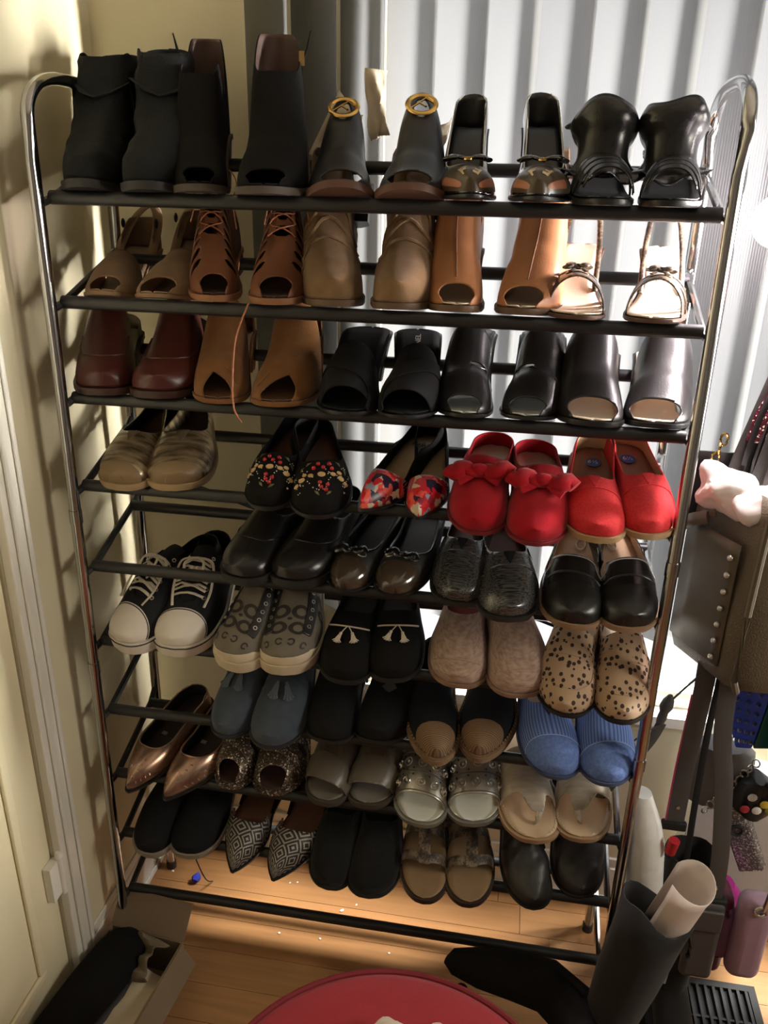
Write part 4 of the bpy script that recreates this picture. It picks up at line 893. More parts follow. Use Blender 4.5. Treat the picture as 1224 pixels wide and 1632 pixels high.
def bronze_flat(b):
    m = pattern('bronze_foil', .26, streaks(S(150, 118, 98), S(196, 164, 142), (60, 14, 60)), metal=.75); slip_on(b, m, M('black_satin_lining', (.02, .018, .017), .4), M('brown_satin_insole', S(46, 34, 30), .4), BLK, .70, .3, .68, 2.4, .006, 'point', H=[(0, .064), (.3, .06), (.55, .05), (.7, .045), (.85, .038), (1, .014)])
    for k in range(4): b.cord('pleat', m, [(.735 + .045 * k, -.9 * b.s), (.75 + .05 * k, -.3 * b.s), (.79 + .045 * k, .25 * b.s), (.84 + .035 * k, .8 * b.s)], .0017, 0)
    b.cord('topline_piping', metalm('bronze_piping', S(190, 160, 140), .3), throat_curve(.70, .3, .68, 2.4), .0014, .0004)
    lb = MB(); z = float(b.zt(.46)) + .004; lb.box(-.022, -.010, -b.L * .47, -b.L * .44, z, z + .001); lb.build('insole_label', M('grey_label', S(150, 146, 138), .6), b.root, False)
def glitter_sandal(b):
    m = pattern('champagne_glitter', .3, glittery(S(88, 74, 60), S(150, 130, 108)), metal=.5); b.last(L=b.L, toe='round', wh=.74, ww=.76, hh=.05, t=.012, n=2.2, H=[(0, .062), (.3, .082), (.5, .072), (.7, .058), (.85, .046), (1, .03)])
    b.patch('cross_upper', m, inter(back(.52, .10), peep(.12, .72), hole(.60, .0, .035, .16, 1.6), hole(.66, .58, .03, .2, 2), hole(.66, -.58, .03, .2, 2)), 54, 40, lining=DKBR); b.patch('strap', m, band(.44, -.98, .56, .98, .030), 26, 34, (.34, .7), (-1, 1), .002, .002); b.patch('strap', m, band(.66, -.98, .84, .98, .022), 26, 34, (.55, .95), (-1, 1), .0022, .002)
    slingback(b, m, .36, .06, .006); b.patch('heel_counter', m, inter(front(.2, .03), topcut(b, [(0, .05), (.2, .03), (.4, .0)])), 16, 24, (0, .3)); b.insole(DKBR); b.sole(m, .003); b.heel(m, .22, .8)
def band_slide(b):
    m = pattern('pewter_satin', .4, streaks(S(98, 90, 80), S(128, 118, 104), (30, 30, 30)), metal=.35); b.last(L=b.L, toe='wide', wh=.84, ww=.88, hh=.02, t=.014, n=2.5, H=[(0, .06), (.3, .082), (.45, .080), (.6, .07), (.75, .058), (.88, .046), (1, .032)])
    b.patch('upper_band', m, inter(back(.40, .04), front(.76, .02)), 30, 30, (.34, .84)); b.patch('toe_band', leather('pewter_leather', S(104, 96, 84), .35), inter(back(.71, .06), front(.92, -.045)), 22, 30, (.64, .98), (-1, 1), .0026, .0022)
    b.patch('centre_stripe', M('brown_grosgrain', S(84, 70, 60), .7), rect_f(.41, .76, -.13, .13), 16, 8, (.4, .77), (-.15, .15), .0022, .001); b.insole(M('pewter_footbed', S(112, 104, 92), .45)); b.sole(M('pewter_sole', S(74, 68, 60), .6), .003)
def stud_slide(b):
    m = metalm('silver_leather', S(188, 184, 174), .34); b.last(L=b.L, toe='wide', wh=.84, ww=.88, hh=.01, t=.012, n=2.5, H=[(0, .06), (.3, .076), (.45, .074), (.6, .067), (.75, .056), (.88, .044), (1, .03)])
    b.patch('upper_band', m, inter(back(.42, .03), front(.865, -.015)), 34, 30, (.36, .92))
    for r, u in enumerate((.50, .64, .78)):
        for k in range(5):
            v = -.6 + .3 * k; pp, tv, tu, n = frame(b, u, v); MB().tube([pp + n * .0012 + tv * a + tu * c for a, c in circle(.0075, 16)], .0016, 6, closed=True, up=n).build('ring_stud', SILV, b.root)
            MB().tube([pp + n * .0005, pp + n * .0035], [.004, .001], 4, up=tu).build('pyramid_stud', SILV, b.root)
    for u in (.57, .71, .845): b.cord('band_groove', M('dark_groove', S(90, 86, 80), .5), [(u, v) for v in np.linspace(-.95, .95, 16)], .0011, .0003)
    tm = MB()
    for u in (.57, .71):
        for k in range(6):
            for dd in (-.022, .022): pp, tv, tu, n = frame(b, u + dd, -.75 + .3 * k); tm.tube([pp, pp + n * .002], [.0028, .0006], 3, up=tu)
    tm.build('triangle_studs', M('dark_steel', S(70, 68, 64), .3, metal=1), b.root)['kind'] = 'stuff'
    b.insole(M('silver_footbed', S(196, 192, 176), .32, metal=.4, var=.06)); b.sole(M('silver_sole', S(150, 148, 138), .4, metal=.5), .0035)
def loop_slide(b):
    m = pattern('brushed_silver', .42, streaks(S(172, 162, 146), S(190, 180, 164), (40, 160, 60)), metal=.35); b.last(L=b.L, toe='wide', wh=.84, ww=.88, hh=.01, t=.012, n=2.5, H=[(0, .06), (.3, .078), (.45, .074), (.58, .06), (.7, .046), (.8, .030), (1, .02)])
    b.patch('upper_band', m, union(inter(back(.40, .03), front(.71, .02)), inter(back(.40), lambda u, v, P: .26 - np.abs(v - .1 * b.s) - np.clip(u - .71, 0, 1) * 1.4, front(.84))), 44, 34, (.32, .86), lining=TANIN)
    p = b.P(.83, .1 * b.s); q = np.array([float(b.c(.86)) + .004 * b.s, -b.L * .862, float(b.zt(.86))]); MB().tube(spline([p, (p + q) / 2 + np.array([0, -.006, .003]), q], 5), .0055, 8, .5).build('toe_loop', m, b.root)
    b.insole(leather('sand_footbed', S(204, 176, 142), .5)); st = MB(); us = np.linspace(.62, .985, 34)
    for sg in (-1, 1):
        for i in range(0, 33, 2): st.tube([(float(b.c(u)) + sg * float(b.w(u)) * .88, -b.L * u * .985, float(b.zt(u)) + .0038) for u in us[i:i + 2]], .0007, 4)
    st.build('footbed_stitching', M('white_thread', S(215, 212, 205), .6), b.root)['kind'] = 'stuff'; b.sole(leather('sand_sole', S(170, 140, 108), .55), .0035)
def dark_slip(b): slip_on(b, BLKF, M('grey_lining', S(70, 66, 62), .8), M('grey_brown_insole', S(84, 76, 68), .8), M('grey_sole', S(150, 140, 126), .7), .50, .3, .62, 2.2, .014, 'wide', vee=True)
def bead_point(b):
    m = pattern('beaded_diamonds', .5, beadpat); b.last(L=b.L, toe='point', wh=.80, ww=.76, hh=.008, t=.007, n=2.2, H=[(0, .058), (.3, .058), (.55, .054), (.7, .048), (.85, .038), (1, .014)])
    b.patch('upper', m, inter(vamp(.66, .5, .7, 2.2), back(.52)), lining=BRIN); b.patch('heel_counter', BLKS, inter(front(.26, .06), vamp(.9, .7, .5, 2)), 18, 24, (0, .4)); b.insole(leather('mocha_insole', S(112, 76, 60), .5)); b.sole(BLK, .0025); slingback(b, BLKS, .44, .066, .0035)
    b.cord('heel_cord', BLK, [(.22, .9 * b.s), (.2, .7 * b.s)], .001, .001)
def fuzzy_slip(b): slip_on(b, M('black_bouclé'.replace('é', 'e'), (.014, .014, .014), .95, bump=1.0, bs=420, spec=.1, sheen=.1), BLKF, BLKF, RUB, .48, .3, .64, 2.4, .009, 'wide')
def snake_sandal(b):
    m = pattern('snake_grey', .45, snake); b.last(L=b.L, toe='round', wh=.80, ww=.82, hh=.012, t=.014, n=2.2, H=[(0, .06), (.3, .085), (.45, .076), (.6, .064), (.75, .054), (.88, .044), (1, .03)])
    b.patch('cross_strap', m, union(band(.70, -.98, .775, 0, .036), band(.70, .98, .775, 0, .036)), 30, 34, (.58, .9)); b.patch('cross_strap', m, union(band(.50, -.98, .56, 0, .034), band(.50, .98, .56, 0, .034)), 30, 34, (.4, .7)); b.patch('centre_strap', m, rect_f(.42, .82, -.13, .13), 24, 10, (.40, .83), (-.15, .15), .0024, .002)
    slingback(b, m, .36, .07, .008); b.patch('heel_counter', m, inter(front(.2, .04), topcut(b, [(0, .055), (.2, .04), (.4, .0)])), 16, 24, (0, .3)); bk = MB(); x = -b.s * float(b.w(.36)); bk.tube([(x + a * .2, -.30 * b.L + a, float(b.zt(.3)) + .045 + c) for a, c in circle(.008, 14, .006)], .0013, 6, closed=True, up=(1, 0, 0)); bk.build('buckle', SILV, b.root)
    b.insole(leather('bronze_footbed', S(142, 116, 84), .35)); b.sole(M('dark_brown_edge', S(58, 44, 36), .6), .003)
def crumpled_flat(b):
    m = M('charcoal_soft_leather', (.035, .034, .033), .45, bump=.3, bs=100); slip_on(b, m, BLKF, BLKF, RUB, .52, .3, .60, 2.2, .006, 'round', shape=crumple(.005), H=[(0, .06), (.2, .075), (.35, .088), (.52, .08), (.7, .06), (.85, .044), (1, .024)])
    b.cord('elastic_fold', m, [(.56 + .02 * math.sin(5 * v), v) for v in np.linspace(-.8, .8, 14)], .004, .001)
# ------------------------------------------------------------------ every pair: tier, nick, object name, label, category, builder, photo position of toe tips and vamp axes, toe widths
pair(1, 'black slouch boots', 'slouch_boot', 'black suede slouchy mid-calf boot', 'boot', slouch_boot, (130, 299), None, (230, 305), None, 88, 94, .245, ht=((.2, .166, 90), (.2, .166, 86)), yaw=(0.1, 0.25))
pair(1, 'cutout booties', 'cutout_bootie', 'black suede open-toe bootie with brown lined cutouts', 'boot', cutout_bootie, (317, 313), (335, 170), (420, 327), (428, 170), 86, 104, .24, ht=((.41, .128, 117), (.41, .128, 123)), yaw=(0.2, 0.22))
pair(1, 'gold ring mules', 'ring_mule', 'black peep-toe mule with a round gold emblem', 'shoe', ring_mule, (542, 319), (551, 187), (649, 328), (649, 187), 104, 110, .24, ht=(.415, .127, 187), yaw=(0.1, 0.12))
pair(1, 'bow pumps', 'pump', 'black patent pump with bow and F letter toe', 'shoe', bow_pump, (748, 326), (764, 270), (857, 332), (858, 275), 98, 100, .245, ht=(.01, .052, 155), yaw=(.03, .08))
pair(1, 'ruffle sandals', 'ruffle_sandal', 'glossy black sandal with tall ruffled ankle cuff', 'sandal', ruffle_sandal, (968, 332), (972, 210), (1067, 334), (1072, 210), 92, 94, .24, pitch=5, yaw=(-0.05, 0.0))
pair(2, 'beige slingbacks', 'slingback', 'beige suede peep-toe slingback with block heel', 'shoe', peep_sling, (160, 481), (196, 400), (243, 488), (274, 400), 86, 96, .245, ht=(.545, .060, 410), yaw=(0.05, 0.07))
pair(2, 'lace-up sandals', 'lace_up_sandal', 'brown strappy lace-up peep-toe sandal', 'sandal', lace_sandal, (341, 480), (362, 395), (438, 486), (442, 395), 80, 92, .245, pitch=7, yaw=(0.19, 0.27))
pair(2, 'wrinkled tan boots', 'ankle_boot', 'tan suede wrinkled closed ankle boot', 'boot', ankle_boot, (535, 488), (541, 400), (634, 494), (634, 400), 98, 98, .245, cut=.165, pitch=3, yaw=(0.18, 0.13))
pair(2, 'peep-toe boots', 'peep_toe_boot', 'caramel leather peep-toe ankle boot with centre seam', 'boot', ankle_boot, (726, 498), (735, 400), (828, 504), (838, 400), 90, 98, .245, rgb=(178, 122, 82), hh=.06, peepy=True, seam=True, mname='caramel', cut=.155, pitch=2, yaw=(0, -0.06))
pair(2, 'snakeskin sandals', 'strap_sandal', 'brown snakeskin sandal with pale footbed and thin slingback', 'sandal', strap_sandal, (918, 512), (928, 430), (1036, 518), (1026, 430), 94, 92, .24, pitch=3, yaw=(-0.11, -0.09))
pair(3, 'burgundy clogs', 'clog', 'burgundy leather clog with stitched apron', 'shoe', clog, (164, 632), (188, 540), (250, 637), (272, 545), 92, 100, .24, pitch=6, yaw=(0.23, 0.19))
pair(3, 'tan suede mules', 'suede_mule', 'tan suede mule with triangular toe opening', 'shoe', vee_mule, (347, 646), (378, 550), (437, 651), (458, 555), 88, 100, .24, pitch=4, yaw=(0.12, 0.12))
pair(3, 'plain black mules', 'black_mule', 'plain matt black crossed-band mule', 'shoe', black_mule, (545, 664), (560, 600), (641, 670), (645, 590), 96, 92, .245, text='CHANEL', pitch=3, yaw=(-0.06, 0.09))
pair(3, 'slashed mules', 'cutout_mule', 'black leather mule with slanted slash across vamp', 'shoe', cutout_mule, (738, 668), (754, 570), (836, 672), (842, 570), 90, 96, .24, pitch=1, yaw=(-0.06, -0.04))
pair(3, 'wide open mules', 'open_toe_mule', 'wide black leather mule with pale open toe', 'shoe', open_mule, (943, 682), (946, 590), (1040, 684), (1033, 590), 102, 104, .24, pitch=1, yaw=(-0.1, -0.08))
pair(4, 'gold slip-ons', 'gold_slip_on', 'crinkled gold slip-on with black lining', 'shoe', gold_slip, (188, 780), (213, 690), (280, 781), (290, 690), 92, 100, .25)
pair(4, 'beaded loafers', 'beaded_loafer', 'black velvet loafer sewn with red and gold beads', 'shoe', bead_flat, (420, 812), (436, 730), (512, 826), (512, 735), 84, 92, .25)
pair(4, 'floral kitten heels', 'kitten_heel', 'pointed kitten heel with red floral toe', 'shoe', kitten, (575, 818), (603, 757), (666, 832), (678, 760), 74, 68, .25)
pair(4, 'red bow mules', 'bow_slipper', 'red suede slipper with big knotted bow', 'shoe', red_bow, (757, 851), (766, 750), (854, 869), (864, 765), 92, 96, .25)
pair(4, 'red canvas slip-ons', 'canvas_slip_on', 'bright red canvas slip-on with tan sole edge', 'shoe', red_canvas, (951, 864), (948, 760), (1036, 859), (1031, 755), 92, 90, .25)
pair(5, 'black leather clogs', 'leather_clog', 'polished black leather slip-on clog', 'shoe', black_clog, (375, 930), (412, 830), (456, 935), (500, 835), 90, 92, .25)
pair(5, 'buckle bow flats', 'bow_flat', 'black quilted flat with ring-buckled bow and shiny toe', 'shoe', buckle_flat, (543, 943), (560, 885), (622, 951), (638, 895), 76, 80, .25)
pair(5, 'sequin slip-ons', 'sequin_slip_on', 'black sequin striped slip-on', 'shoe', glitter_slip, (725, 965), (735, 880), (812, 990), (812, 890), 88, 94, .25)
pair(5, 'glossy black slip-ons', 'leather_slip_on', 'glossy black leather slip-on with white stitched tab', 'shoe', tab_slip, (909, 1001), (917, 890), (1005, 1007), (1003, 890), 94, 94, .25)
pair(6, 'canvas sneakers', 'sneaker', 'black canvas sneaker with white toe cap and laces', 'shoe', sneaker, (195, 1036), (231, 925), (280, 1045), (303, 930), 88, 88, .275)
pair(6, 'monogram sneakers', 'monogram_sneaker', 'grey laceless sneaker covered in dark letter Cs', 'shoe', mono_sneaker, (364, 1066), (389, 965), (452, 1074), (464, 970), 86, 88, .255)
pair(6, 'cream tassel flats', 'tassel_flat', 'black suede flat with cream cord tassels', 'shoe', tassel_flat, (545, 1089), (556, 1000), (625, 1087), (633, 1000), 84, 84, .25)
pair(6, 'taupe espadrilles', 'espadrille', 'taupe linen slip-on espadrille with rose lining', 'shoe', espadrille_taupe, (727, 1095), (733, 1000), (831, 1111), (826, 1000), 90, 96, .25)
pair(6, 'leopard loafers', 'leopard_loafer', 'tan leopard-spotted slip-on loafer', 'shoe', leopard_slip, (897, 1141), (908, 1035), (990, 1153), (999, 1045), 90, 88, .25)
pair(7, 'blue tassel loafers', 'tassel_loafer', 'blue-grey suede loafer with fringed tassels', 'shoe', tassel_loafer, (353, 1174), (376, 1085), (430, 1193), (448, 1095), 76, 84, .25)
pair(7, 'black band mules', 'band_mule', 'matt black wide-band mule', 'shoe', patch_mule, (519, 1186), (531, 1090), (598, 1187), (617, 1095), 78, 84, .24, pitch=8)
pair(7, 'jute-toe espadrilles', 'jute_espadrille', 'black canvas espadrille with jute toe cap', 'shoe', jute_espadrille, (695, 1219), (691, 1110), (762, 1214), (780, 1110), 78, 84, .26)
pair(7, 'blue denim slip-ons', 'denim_slip_on', 'blue ribbed denim slip-on with plain toe panel', 'shoe', denim_slip, (889, 1241), (876, 1140), (971, 1252), (968, 1140), 90, 90, .25)
pair(8, 'bronze pointed flats', 'pointed_flat', 'metallic bronze pointed flat with pleated toe', 'shoe', bronze_flat, (205, 1262), (228, 1200), (265, 1275), (296, 1210), 72, 72, .26)
pair(8, 'glitter sandals', 'glitter_sandal', 'champagne glitter cross-strap sandal', 'sandal', glitter_sandal, (361, 1258), (371, 1195), (432, 1269), (444, 1195), 66, 78, .24)
pair(8, 'pewter slides', 'pewter_slide', 'pewter slide with brown centre stripe', 'sandal', band_slide, (510, 1282), (522, 1210), (583, 1288), (597, 1210), 72, 76, .24)
pair(8, 'silver studded slides', 'studded_slide', 'shiny silver slide with embossed ring studs', 'sandal', stud_slide, (665, 1316), (672, 1235), (755, 1316), (760, 1235), 82, 86, .25)
pair(8, 'toe-loop slides', 'toe_loop_slide', 'brushed silver toe-loop slide with sand footbed', 'sandal', loop_slide, (854, 1343), (844, 1250), (926, 1341), (935, 1250), 86, 84, .25)
pair(9, 'dark slip-ons', 'dark_slip_on', 'black canvas slip-on with pale grey sole', 'shoe', dark_slip, (233, 1364), (249, 1290), (299, 1367), (318, 1290), 66, 74, .25)
pair(9, 'beaded pointed flats', 'beaded_flat', 'pointed flat with white beaded diamond pattern', 'shoe', bead_point, (371, 1390), (385, 1320), (436, 1403), (461, 1330), 72, 76, .25)
pair(9, 'fuzzy black slip-ons', 'fuzzy_slip_on', 'fuzzy black slip-on', 'shoe', fuzzy_slip, (522, 1416), (533, 1330), (588, 1430), (601, 1340), 70, 76, .25)
pair(9, 'snakeskin footbed sandals', 'footbed_sandal', 'grey snakeskin T-strap sandal with bronze footbed', 'sandal', snake_sandal, (674, 1439), (677, 1350), (749, 1445), (752, 1350), 72, 74, .25)
pair(9, 'crumpled charcoal flats', 'crumpled_flat', 'crumpled charcoal soft leather flat', 'shoe', crumpled_flat, (850, 1448), (842, 1350), (925, 1418), (928, 1340), 70, 80, .245)
build_pairs()

# ------------------------------------------------------------------ things around the rack
def ell(c, rx, ry, n=16, ax=(1, 0, 0), ay=(0, 1, 0), ph=0):
    c = np.array(c, float); ax = np.array(ax, float); ay = np.array(ay, float)
    return [c + ax * rx * math.cos(2 * math.pi * k / n + ph) + ay * ry * math.sin(2 * math.pi * k / n + ph) for k in range(n)]
def crumpled(name, mat, loc, r, sx=1, sy=1, sz=1, seed=1, parent=None, sub=4):
    bm = bmesh.new(); bmesh.ops.create_icosphere(bm, subdivisions=sub, radius=1); rnd = random.Random(seed); ds = [Vector((rnd.uniform(-1, 1), rnd.uniform(-1, 1), rnd.uniform(-1, 1))).normalized() for _ in range(14)]
    for v in bm.verts:
        k = 1 + .22 * sum(abs(v.co.normalized().dot(d)) ** 9 * (1 if i % 2 else -1) for i, d in enumerate(ds)) + rnd.uniform(-.03, .03)
        v.co = Vector((v.co.x * sx, v.co.y * sy, v.co.z * sz)) * r * k
    me = bpy.data.meshes.new(name); bm.to_mesh(me); bm.free(); me.materials.append(mat); me.polygons.foreach_set('use_smooth', [True] * len(me.polygons)); me.set_sharp_from_angle(angle=.6); o = bpy.data.objects.new(name, me); o.location = loc; COL.objects.link(o)
    if parent: o.parent = parent
    return o
def sheet(name, mat, pts, parent=None, thick=.0008, nu=10, nv=10, amp=.006, seed=0):
    """crumpled sheet spanned by 4 corner points"""
    A, B, Cc, D = [np.array(p, float) for p in pts]; V = []; F = []; n = np.cross(B - A, D - A); n /= np.linalg.norm(n)
    for i in range(nu + 1):
        for j in range(nv + 1):
            u, v = i / nu, j / nv; p = A * (1 - u) * (1 - v) + B * u * (1 - v) + Cc * u * v + D * (1 - u) * v
            h = amp * (math.sin(5 * u + 3 * v + seed) + .7 * math.sin(9 * u - 7 * v + seed * 2) + .5 * math.sin(17 * v + 6 * u + seed)); e = amp * .8 * math.sin(13 * (u + v) + seed)
            V.append(p + n * h + (B - A) / (np.linalg.norm(B - A) + 1e-9) * e * (1 if j in (0, nv) else .3))
    for i in range(nu):
        for j in range(nv): a = i * (nv + 1) + j; F.append((a, a + nv + 1, a + nv + 2, a + 1))
    o = link_mesh(name, V, F, mat, parent, True, None, 35); solid(o, thick, 0); return o
TISSUE = M('white_tissue', S(214, 200, 178), .85, var=.05, bump=.2, bs=120)
# white tissue sticking up behind the ring mules (three sheets)
def HP(px, py, y):
    d = CM @ np.array([(px - 612) / FPX, -(py - 816) / FPX, -1]); return CAM + d * ((y - CAM[1]) / d[1])
for k, (nm, q, y) in enumerate((('white tissue sheet stuffed at left of the gold ring mules', ((492, 245), (540, 145), (578, 185), (560, 290)), .21), ('tall white tissue twist sticking up between the gold ring mules', ((582, 108), (614, 112), (618, 215), (588, 225)), .215), ('small white tissue corner at right of the gold ring mules', ((688, 205), (721, 190), (705, 255), (690, 262)), .205))):
    tag(sheet('tissue_sheet', TISSUE, [HP(a, b_, y + .02 * (i % 2)) for i, (a, b_) in enumerate(q)], None, .0008, 10, 10, .004, k), nm, 'tissue paper')
# red round ottoman in front
ot = empty('ottoman', (.658, -.61, FZ)); tag(ot, 'round dark red fabric ottoman with piped edge in the foreground', 'ottoman')
RF = M('dark_red_fabric', S(150, 34, 44), .9, var=.12, vs=30, bump=.4, bs=700, sheen=.1)
rings = []
for r, z in ((.24, 0), (.252, .02), (.256, .2), (.258, .44), (.256, .475)): rings.append(ell((0, 0, z), r, r, 56))
MB().loft(rings).build('side', RF, ot, True, 50)
rings = [ell((0, 0, .478), .254, .254, 56)]
for r, z in ((.252, .486), (.236, .495), (.2, .500), (.12, .504), (.02, .505)): rings.append(ell((0, 0, z), r, r, 56))
MB().loft(rings).build('cushion_top', RF, ot, True, 60)
MB().tube(ell((0, 0, .487), .2535, .2535, 64), .005, 8, closed=True).build('piping', M('darker_red_piping', S(112, 22, 32), .85), ot)
for k, (x, y, r) in enumerate(((.650, -.487, .028), (.705, -.478, .026))):
    o = crumpled('tissue', TISSUE, (x, y, .386 + r * .55), r, 1.1, .9, .7, 3 + k); tag(o, 'crumpled white tissue on the red ottoman, ' + ('the left of two' if k == 0 else 'the right of two'), 'tissue', 'tissues on the ottoman')
# open shoebox at lower left with a black boot and tissue in it
bx = empty('shoebox', (.045, -.19, FZ), (0, 0, -.10)); tag(bx, 'open grey cardboard shoebox on the floor by the door wall', 'box')
CARD = M('grey_brown_card', S(126, 108, 86), .8, var=.06); X0, X1, Y0, Y1, Hh = -.085, .085, -.20, .13, .105
MB().box(X0, X1, Y0, Y1, 0, .004).build('bottom', CARD, bx, False)
for a in (X0, X1 - .004): MB().box(a, a + .004, Y0, Y1, .004, Hh).build('side', CARD, bx, False)
for a in (Y0, Y1 - .004): MB().box(X0 + .004, X1 - .004, a, a + .004, .004, Hh).build('end', CARD, bx, False)
MB().box(X0, X1, -.002, .002, 0, .075, Matrix.Translation((.0, Y1, Hh)) @ Matrix.Rotation(-.75, 4, 'X')).build('end_flap', CARD, bx, False)
MB().box(0, .05, Y0 + .01, Y1 - .01, -.0015, .0015, Matrix.Translation((X1, 0, Hh)) @ Matrix.Rotation(.9, 4, 'Y')).build('side_flap', CARD, bx, False)
o = sheet('lining_paper', M('white_box_paper', S(206, 190, 162), .8), [(-.02, -.19, .085), (.08, -.19, .088), (.078, .06, .085), (-.01, .07, .08)], None, .0008, 14, 8, .004, 2); o.matrix_world = Matrix.Translation((.045, -.19, FZ)) @ Matrix.Rotation(-.10, 4, 'Z'); tag(o, 'white lining paper lying in the open shoebox', 'paper')
o = sheet('packing_tissue', M('olive_grey_tissue', S(112, 100, 80), .85), [(-.07, .03, .09), (.055, .02, .115), (.06, .10, .13), (-.06, .125, .12)], None, .0008, 18, 14, .013, 1.3); o.matrix_world = bx.matrix_basis.copy(); o.location = (.045, -.19, FZ); o.rotation_euler = (0, 0, -.10); tag(o, 'crumpled grey tissue at the back of the open shoebox', 'tissue paper')
bt = empty('boxed_boot', (.012, -.20, FZ + .115), (0, 0, -.22)); tag(bt, 'black rounded boot lying in the open shoebox', 'boot')
rings = [ell((0, y, 0), rx, rz, 18, (1, 0, 0), (0, 0, 1)) for y, rx, rz in ((-.20, .040, .036), (-.1, .046, .042), (0, .052, .046), (.07, .052, .044), (.105, .044, .036), (.125, .026, .020), (.131, .006, .005))]
MB().loft(rings).build('upper', BLKS, bt); rings2 = [[p + np.array([0, 0, -.004]) for p in ell((0, y, -.030), rx, .012, 18, (1, 0, 0), (0, 0, 1))] for y, rx in ((-.20, .040), (0, .053), (.07, .053), (.11, .042), (.128, .02))]
MB().loft(rings2).build('sole', RUB, bt)
# black boot lying at lower right with white card insert
fb = empty('fallen_boot', (.86, -.10, FZ)); tag(fb, 'black suede boot lying on the floor in front of the rack', 'boot')
path = [(-.165, .035, .175, .010, .004), (-.15, .03, .178, .022, .026), (-.10, .02, .185, .034, .040), (-.03, .01, .19, .042, .046), (.03, .0, .19, .047, .050), (.075, -.03, .18, .052, .052), (.10, -.09, .16, .056, .054), (.11, -.17, .13, .06, .055), (.11, -.27, .10, .064, .055), (.11, -.36, .08, .066, .055)]
def sweep(rows, n=18):
    P = [np.array(r[:3], float) for r in rows]; R = []
    for i, r in enumerate(rows):
        t = P[min(i + 1, len(P) - 1)] - P[max(i - 1, 0)]; t /= np.linalg.norm(t); up = np.array((0, 0, 1.)); sd = np.cross(t, up); sd /= np.linalg.norm(sd); nn = np.cross(sd, t); R.append(ell(P[i], r[3], r[4], n, sd, nn))
    return R
MB().loft(sweep(path)).build('upper', BLKS, fb, True, 60)
MB().loft(sweep([(-.16, .052, .16, .006, .010), (-.10, .055, .16, .008, .034), (-.02, .05, .16, .008, .038), (.06, .03, .15, .008, .036)])).build('sole', RUB, fb)
MB().tube([(.045, -.005, .245), (.07, -.02, .243), (.095, -.04, .235)], .006, 8, .5).build('pull_tab', BLKS, fb)
for k in range(2): MB().tube([(-.13 + .0 * k, .02, .12 - .0), (-.13, .02, .0)], .012, 10).build('heel', RUB, fb) if k == 0 else None
ins = empty('boot_shaper', (.815, -.235, FZ)); tag(ins, 'folded white card boot shaper leaning against the fallen black boot', 'card')
CARDW = M('white_card', S(214, 200, 190), .6, var=.03); R_ = Matrix.Rotation(.28, 4, 'Z') @ Matrix.Rotation(-.5, 4, 'X')
MB().box(-.045, .040, -.16, .12, .10, .102, R_).build('front_panel', CARDW, ins, False); MB().box(.040, .042, -.16, .12, .05, .102, R_).build('side_panel', CARDW, ins, False)
# tall charcoal boot standing at right, with white card rolled in its shaft
def tall_boot(loc, lean, hgt, label, rz=0, sc=1.0, yaw=0.0):
    t = empty('knee_boot', loc, (0, 0, yaw)); tag(t, label, 'boot', 'tall charcoal boots')
    m = suede('charcoal_suede', S(40, 39, 38)); rows = []
    for z, rx, ry in ((.0, .036, .045), (.06, .040, .05), (.12, .041, .048), (.2, .046, .050), (.3, .053, .055), (.4, .057, .058), (hgt, .060, .060)):
        rows.append([p + np.array([.004 * math.sin(9 * z + k * .8), .003 * math.sin(14 * z + k), 0]) for k, p in enumerate(ell((lean[0] * z, lean[1] * z, z), rx * sc, ry * sc, 22))])
    k_ = len(rows) - 1; rows[k_] = [p + np.array([0, 0, .030 * math.cos(2 * math.pi * i / 22 + 2.6) + .006 * math.sin(i)]) for i, p in enumerate(rows[k_])]
    mb = MB(); mb.loft(rows, cap=False); o = mb.build('shaft', m, t, True, 60); solid(o, .003, -1)
    foot = [ell((0, .045 - 0.0, .05), .006, .03, 18, (1, 0, 0), (0, 0, 1))]
    foot += [ell((0, y, z), rx, rz_, 18, (1, 0, 0), (0, 0, 1)) for y, rx, z, rz_ in ((.04, .028, .05, .045), (.0, .036, .055, .05), (-.06, .038, .045, .04), (-.12, .042, .034, .03), (-.165, .036, .028, .024), (-.19, .018, .02, .014))]
    MB().loft(foot).build('foot', m, t, True, 60)
    MB().loft([ell((0, -.07, z), .044, .13, 24) for z in (0, .012)]).build('sole', RUB, t)
    MB().tube([(.052 * sc + lean[0] * hgt, lean[1] * hgt - .02, hgt - .02), (.060 * sc + lean[0] * hgt, lean[1] * hgt - .02, hgt - .05), (.058 * sc + lean[0] * hgt, lean[1] * hgt - .02, hgt - .075)], .005, 6).build('zip_pull', BLK, t); return t
tall_boot((.968, -.155, FZ), (.19, .06), .45, 'tall charcoal suede boot leaning right of the rack, white card in its top', yaw=0)
tall_boot((1.155, .045, FZ), (.0, .06), .37, 'grey suede tall boot standing behind the card-stuffed boot', sc=.85)
rl = empty('rolled_card', (1.055, -.13, .30)); tag(rl, 'rolled white card sticking out of the tall charcoal boot', 'card')
def curl(name, par, r, h, a0, a1, off=(0, 0, 0), tilt=0, mat=CARDW, flare=0):
    V = []; F = []; n = 22
    for j in range(6):
        for i in range(n + 1):
            a = a0 + (a1 - a0) * i / n; rr = r * (1 + flare * j / 5); V.append((off[0] + rr * math.cos(a) + tilt * h * j / 5, off[1] + rr * math.sin(a), off[2] + h * j / 5 + (.012 * math.sin(a * 1.5) if j == 5 else 0)))
    for j in range(5):
        for i in range(n): a = j * (n + 1) + i; F.append((a, a + 1, a + n + 2, a + n + 1))
    o = link_mesh(name, V, F, mat, par, True, None, 0); solid(o, .0012, 0); return o
curl('curl', rl, .040, .14, -2.6, 2.0, (0, 0, -.035), .30)
